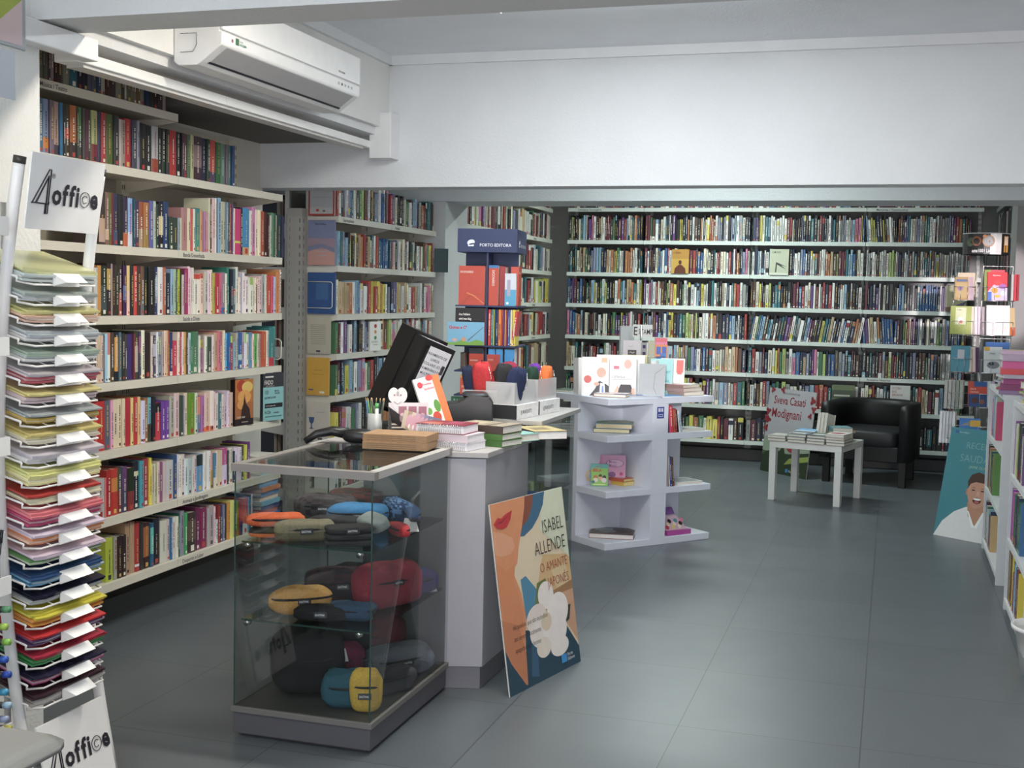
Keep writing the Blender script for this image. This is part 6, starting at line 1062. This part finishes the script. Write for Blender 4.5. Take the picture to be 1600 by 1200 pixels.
bv('white book titled O CORO DOS DEFUNTOS, face out above the armchair', .005, .525, .17, .245, 'e0e0dc', [('t', 'O CORO', .1, .86, .11, 'a82c34', .7), ('t', 'DOS', .1, .74, .11, 'a82c34', .7), ('t', 'DEFUNTOS', .1, .62, .11, 'a82c34', .66), ('r', .1, .48, .8, .49, '6c6c6c'), ('d', .35, .25, .2, '8c9094', .12), ('d', .75, .2, .2, 'a0a4a4', .13)], None)
bv('cream book with violet triangle, face out at the right end behind the wire rack', .435, 1.437, .17, .23, 'c0b890', [('p', [(.5, .25), (1, .4), (.8, .05)], '6c6890'), ('t', 'NOTRE', .3, .7, .1, '4c4438', .8), ('t', 'DAME', .3, .58, .1, '4c4438', .8), ('r', 0, 0, .4, .18, '7c5c48')], None)
bv('landscape paperback standing face out over the black armchair top left', -.50, .525, .2, .23, '6c7c54', [('r', 0, .5, 1, .8, '4c5844'), ('r', .1, .55, .8, .62, 'c8c8b8'), ('r', 0, 0, 1, .3, '8c9c74')], None)
GE = T(XL-.195, 6.655-.0, 0)
def gend(label, z, w, h, col, art, x=-.185): return volume('book', label, w, h, .012, col, T(XL+x, 6.640, z+.0006), art)
gend('red edged notebook standing at the near end of the Espiritualidade shelf', 1.944, .17, .215, 'b8b8b8', [('r', 0, 0, .06, 1, 'a83c34'), ('r', 0, 0, 1, .05, 'a83c34'), ('r', .94, 0, 1, 1, 'a83c34'), ('r', .15, .5, .85, .51, '8c8c8c'), ('d', .35, .15, .06, 'b83c34', .04), ('d', .6, .13, .06, '7c6c6c', .03)])
gend('book with a pink and blue sunset cover facing out below the Espiritualidade sign', 1.653, .175, .265, '7c84a8', [('r', 0, 0, 1, .35, 'c8948c'), ('r', 0, .35, 1, .6, 'a08898'), ('p', [(0, .3), (.5, .4), (1, .28), (1, .38), (.5, .48), (0, .42)], '7c80a0'), ('t', 'Olhares do Mundo', .25, .9, .045, '1c1c2c', .8), ('r', .3, .2, .75, .22, 'b0a8a8'), ('r', .28, .3, .78, .32, 'b0a8b0')])
gend('large blue book facing out at the near end of the gondola, behind a wire book end', 1.365, .18, .245, '2c5490', [('r', .3, .35, .75, .75, '3c689c')])
gend('pale beige book with small print facing out at the near end of the gondola', 1.128, .15, .225, 'bcb6a4', [('r', .15, y/20, .8, y/20+.012, '8c8878') for y in range(5, 16)]+[('r', .4, .04, .58, .09, '4c4858')])
gend('yellow book facing out at the near end of the gondola', .879, .145, .225, 'd8a428', [('r', .3, .66, .7, .67, 'a87c1c'), ('r', .25, .55, .75, .56, 'a87c1c'), ('r', .58, .05, .8, .11, 'e8e0d0'), ('r', .08, .13, .3, .16, '4c4c98')])
gend('cream book with a blue goblet facing out at the near end of the gondola', .60, .15, .235, 'd0c8bc', [('p', [(.1, .62), (.35, .62), (.32, .5), (.25, .45), (.25, .36), (.33, .32), (.12, .32), (.2, .36), (.2, .45), (.13, .5)], '3c5c8c'), ('r', .4, .75, .8, .76, '9c8c94'), ('r', .5, .05, .7, .1, '4c4858')])
q = empty('wire_bookend', 'white wire book end across the large blue book on the gondola', 'book end', (XL-.185, 6.632, 1.40), 0, 'white wire book ends'); MB().tube([(-.0, 0, .0), (.155, 0, 0), (.165, 0, .01), (.165, 0, .145), (.155, 0, .155), (0, 0, .155)], .0028, 'e8e4dc', 6).build('wire_loop', 'paint', q)
volume('book', 'slim white book with red, amber and green dots facing out on the gondola', .10, .185, .015, 'eae8e2', T(XL-.008, 7.16, 1.1287) @ RZ_(70), [('d', .5, .85, .12, 'b83434', .07), ('d', .5, .65, .11, 'd0904c', .065), ('d', .5, .45, .11, '3c8c54', .065), ('t', 'GLUCÍDIOS', .14, .28, .09, '6c9c7c', .66), ('r', .3, .2, .7, .22, 'a0a8a0')])
volume('book', 'dark green book standing across the right end of the second gondola shelf', .10, .17, .018, '1e3c40', T(XL-.02, 8.31, 1.6537) @ RZ_(20), [])
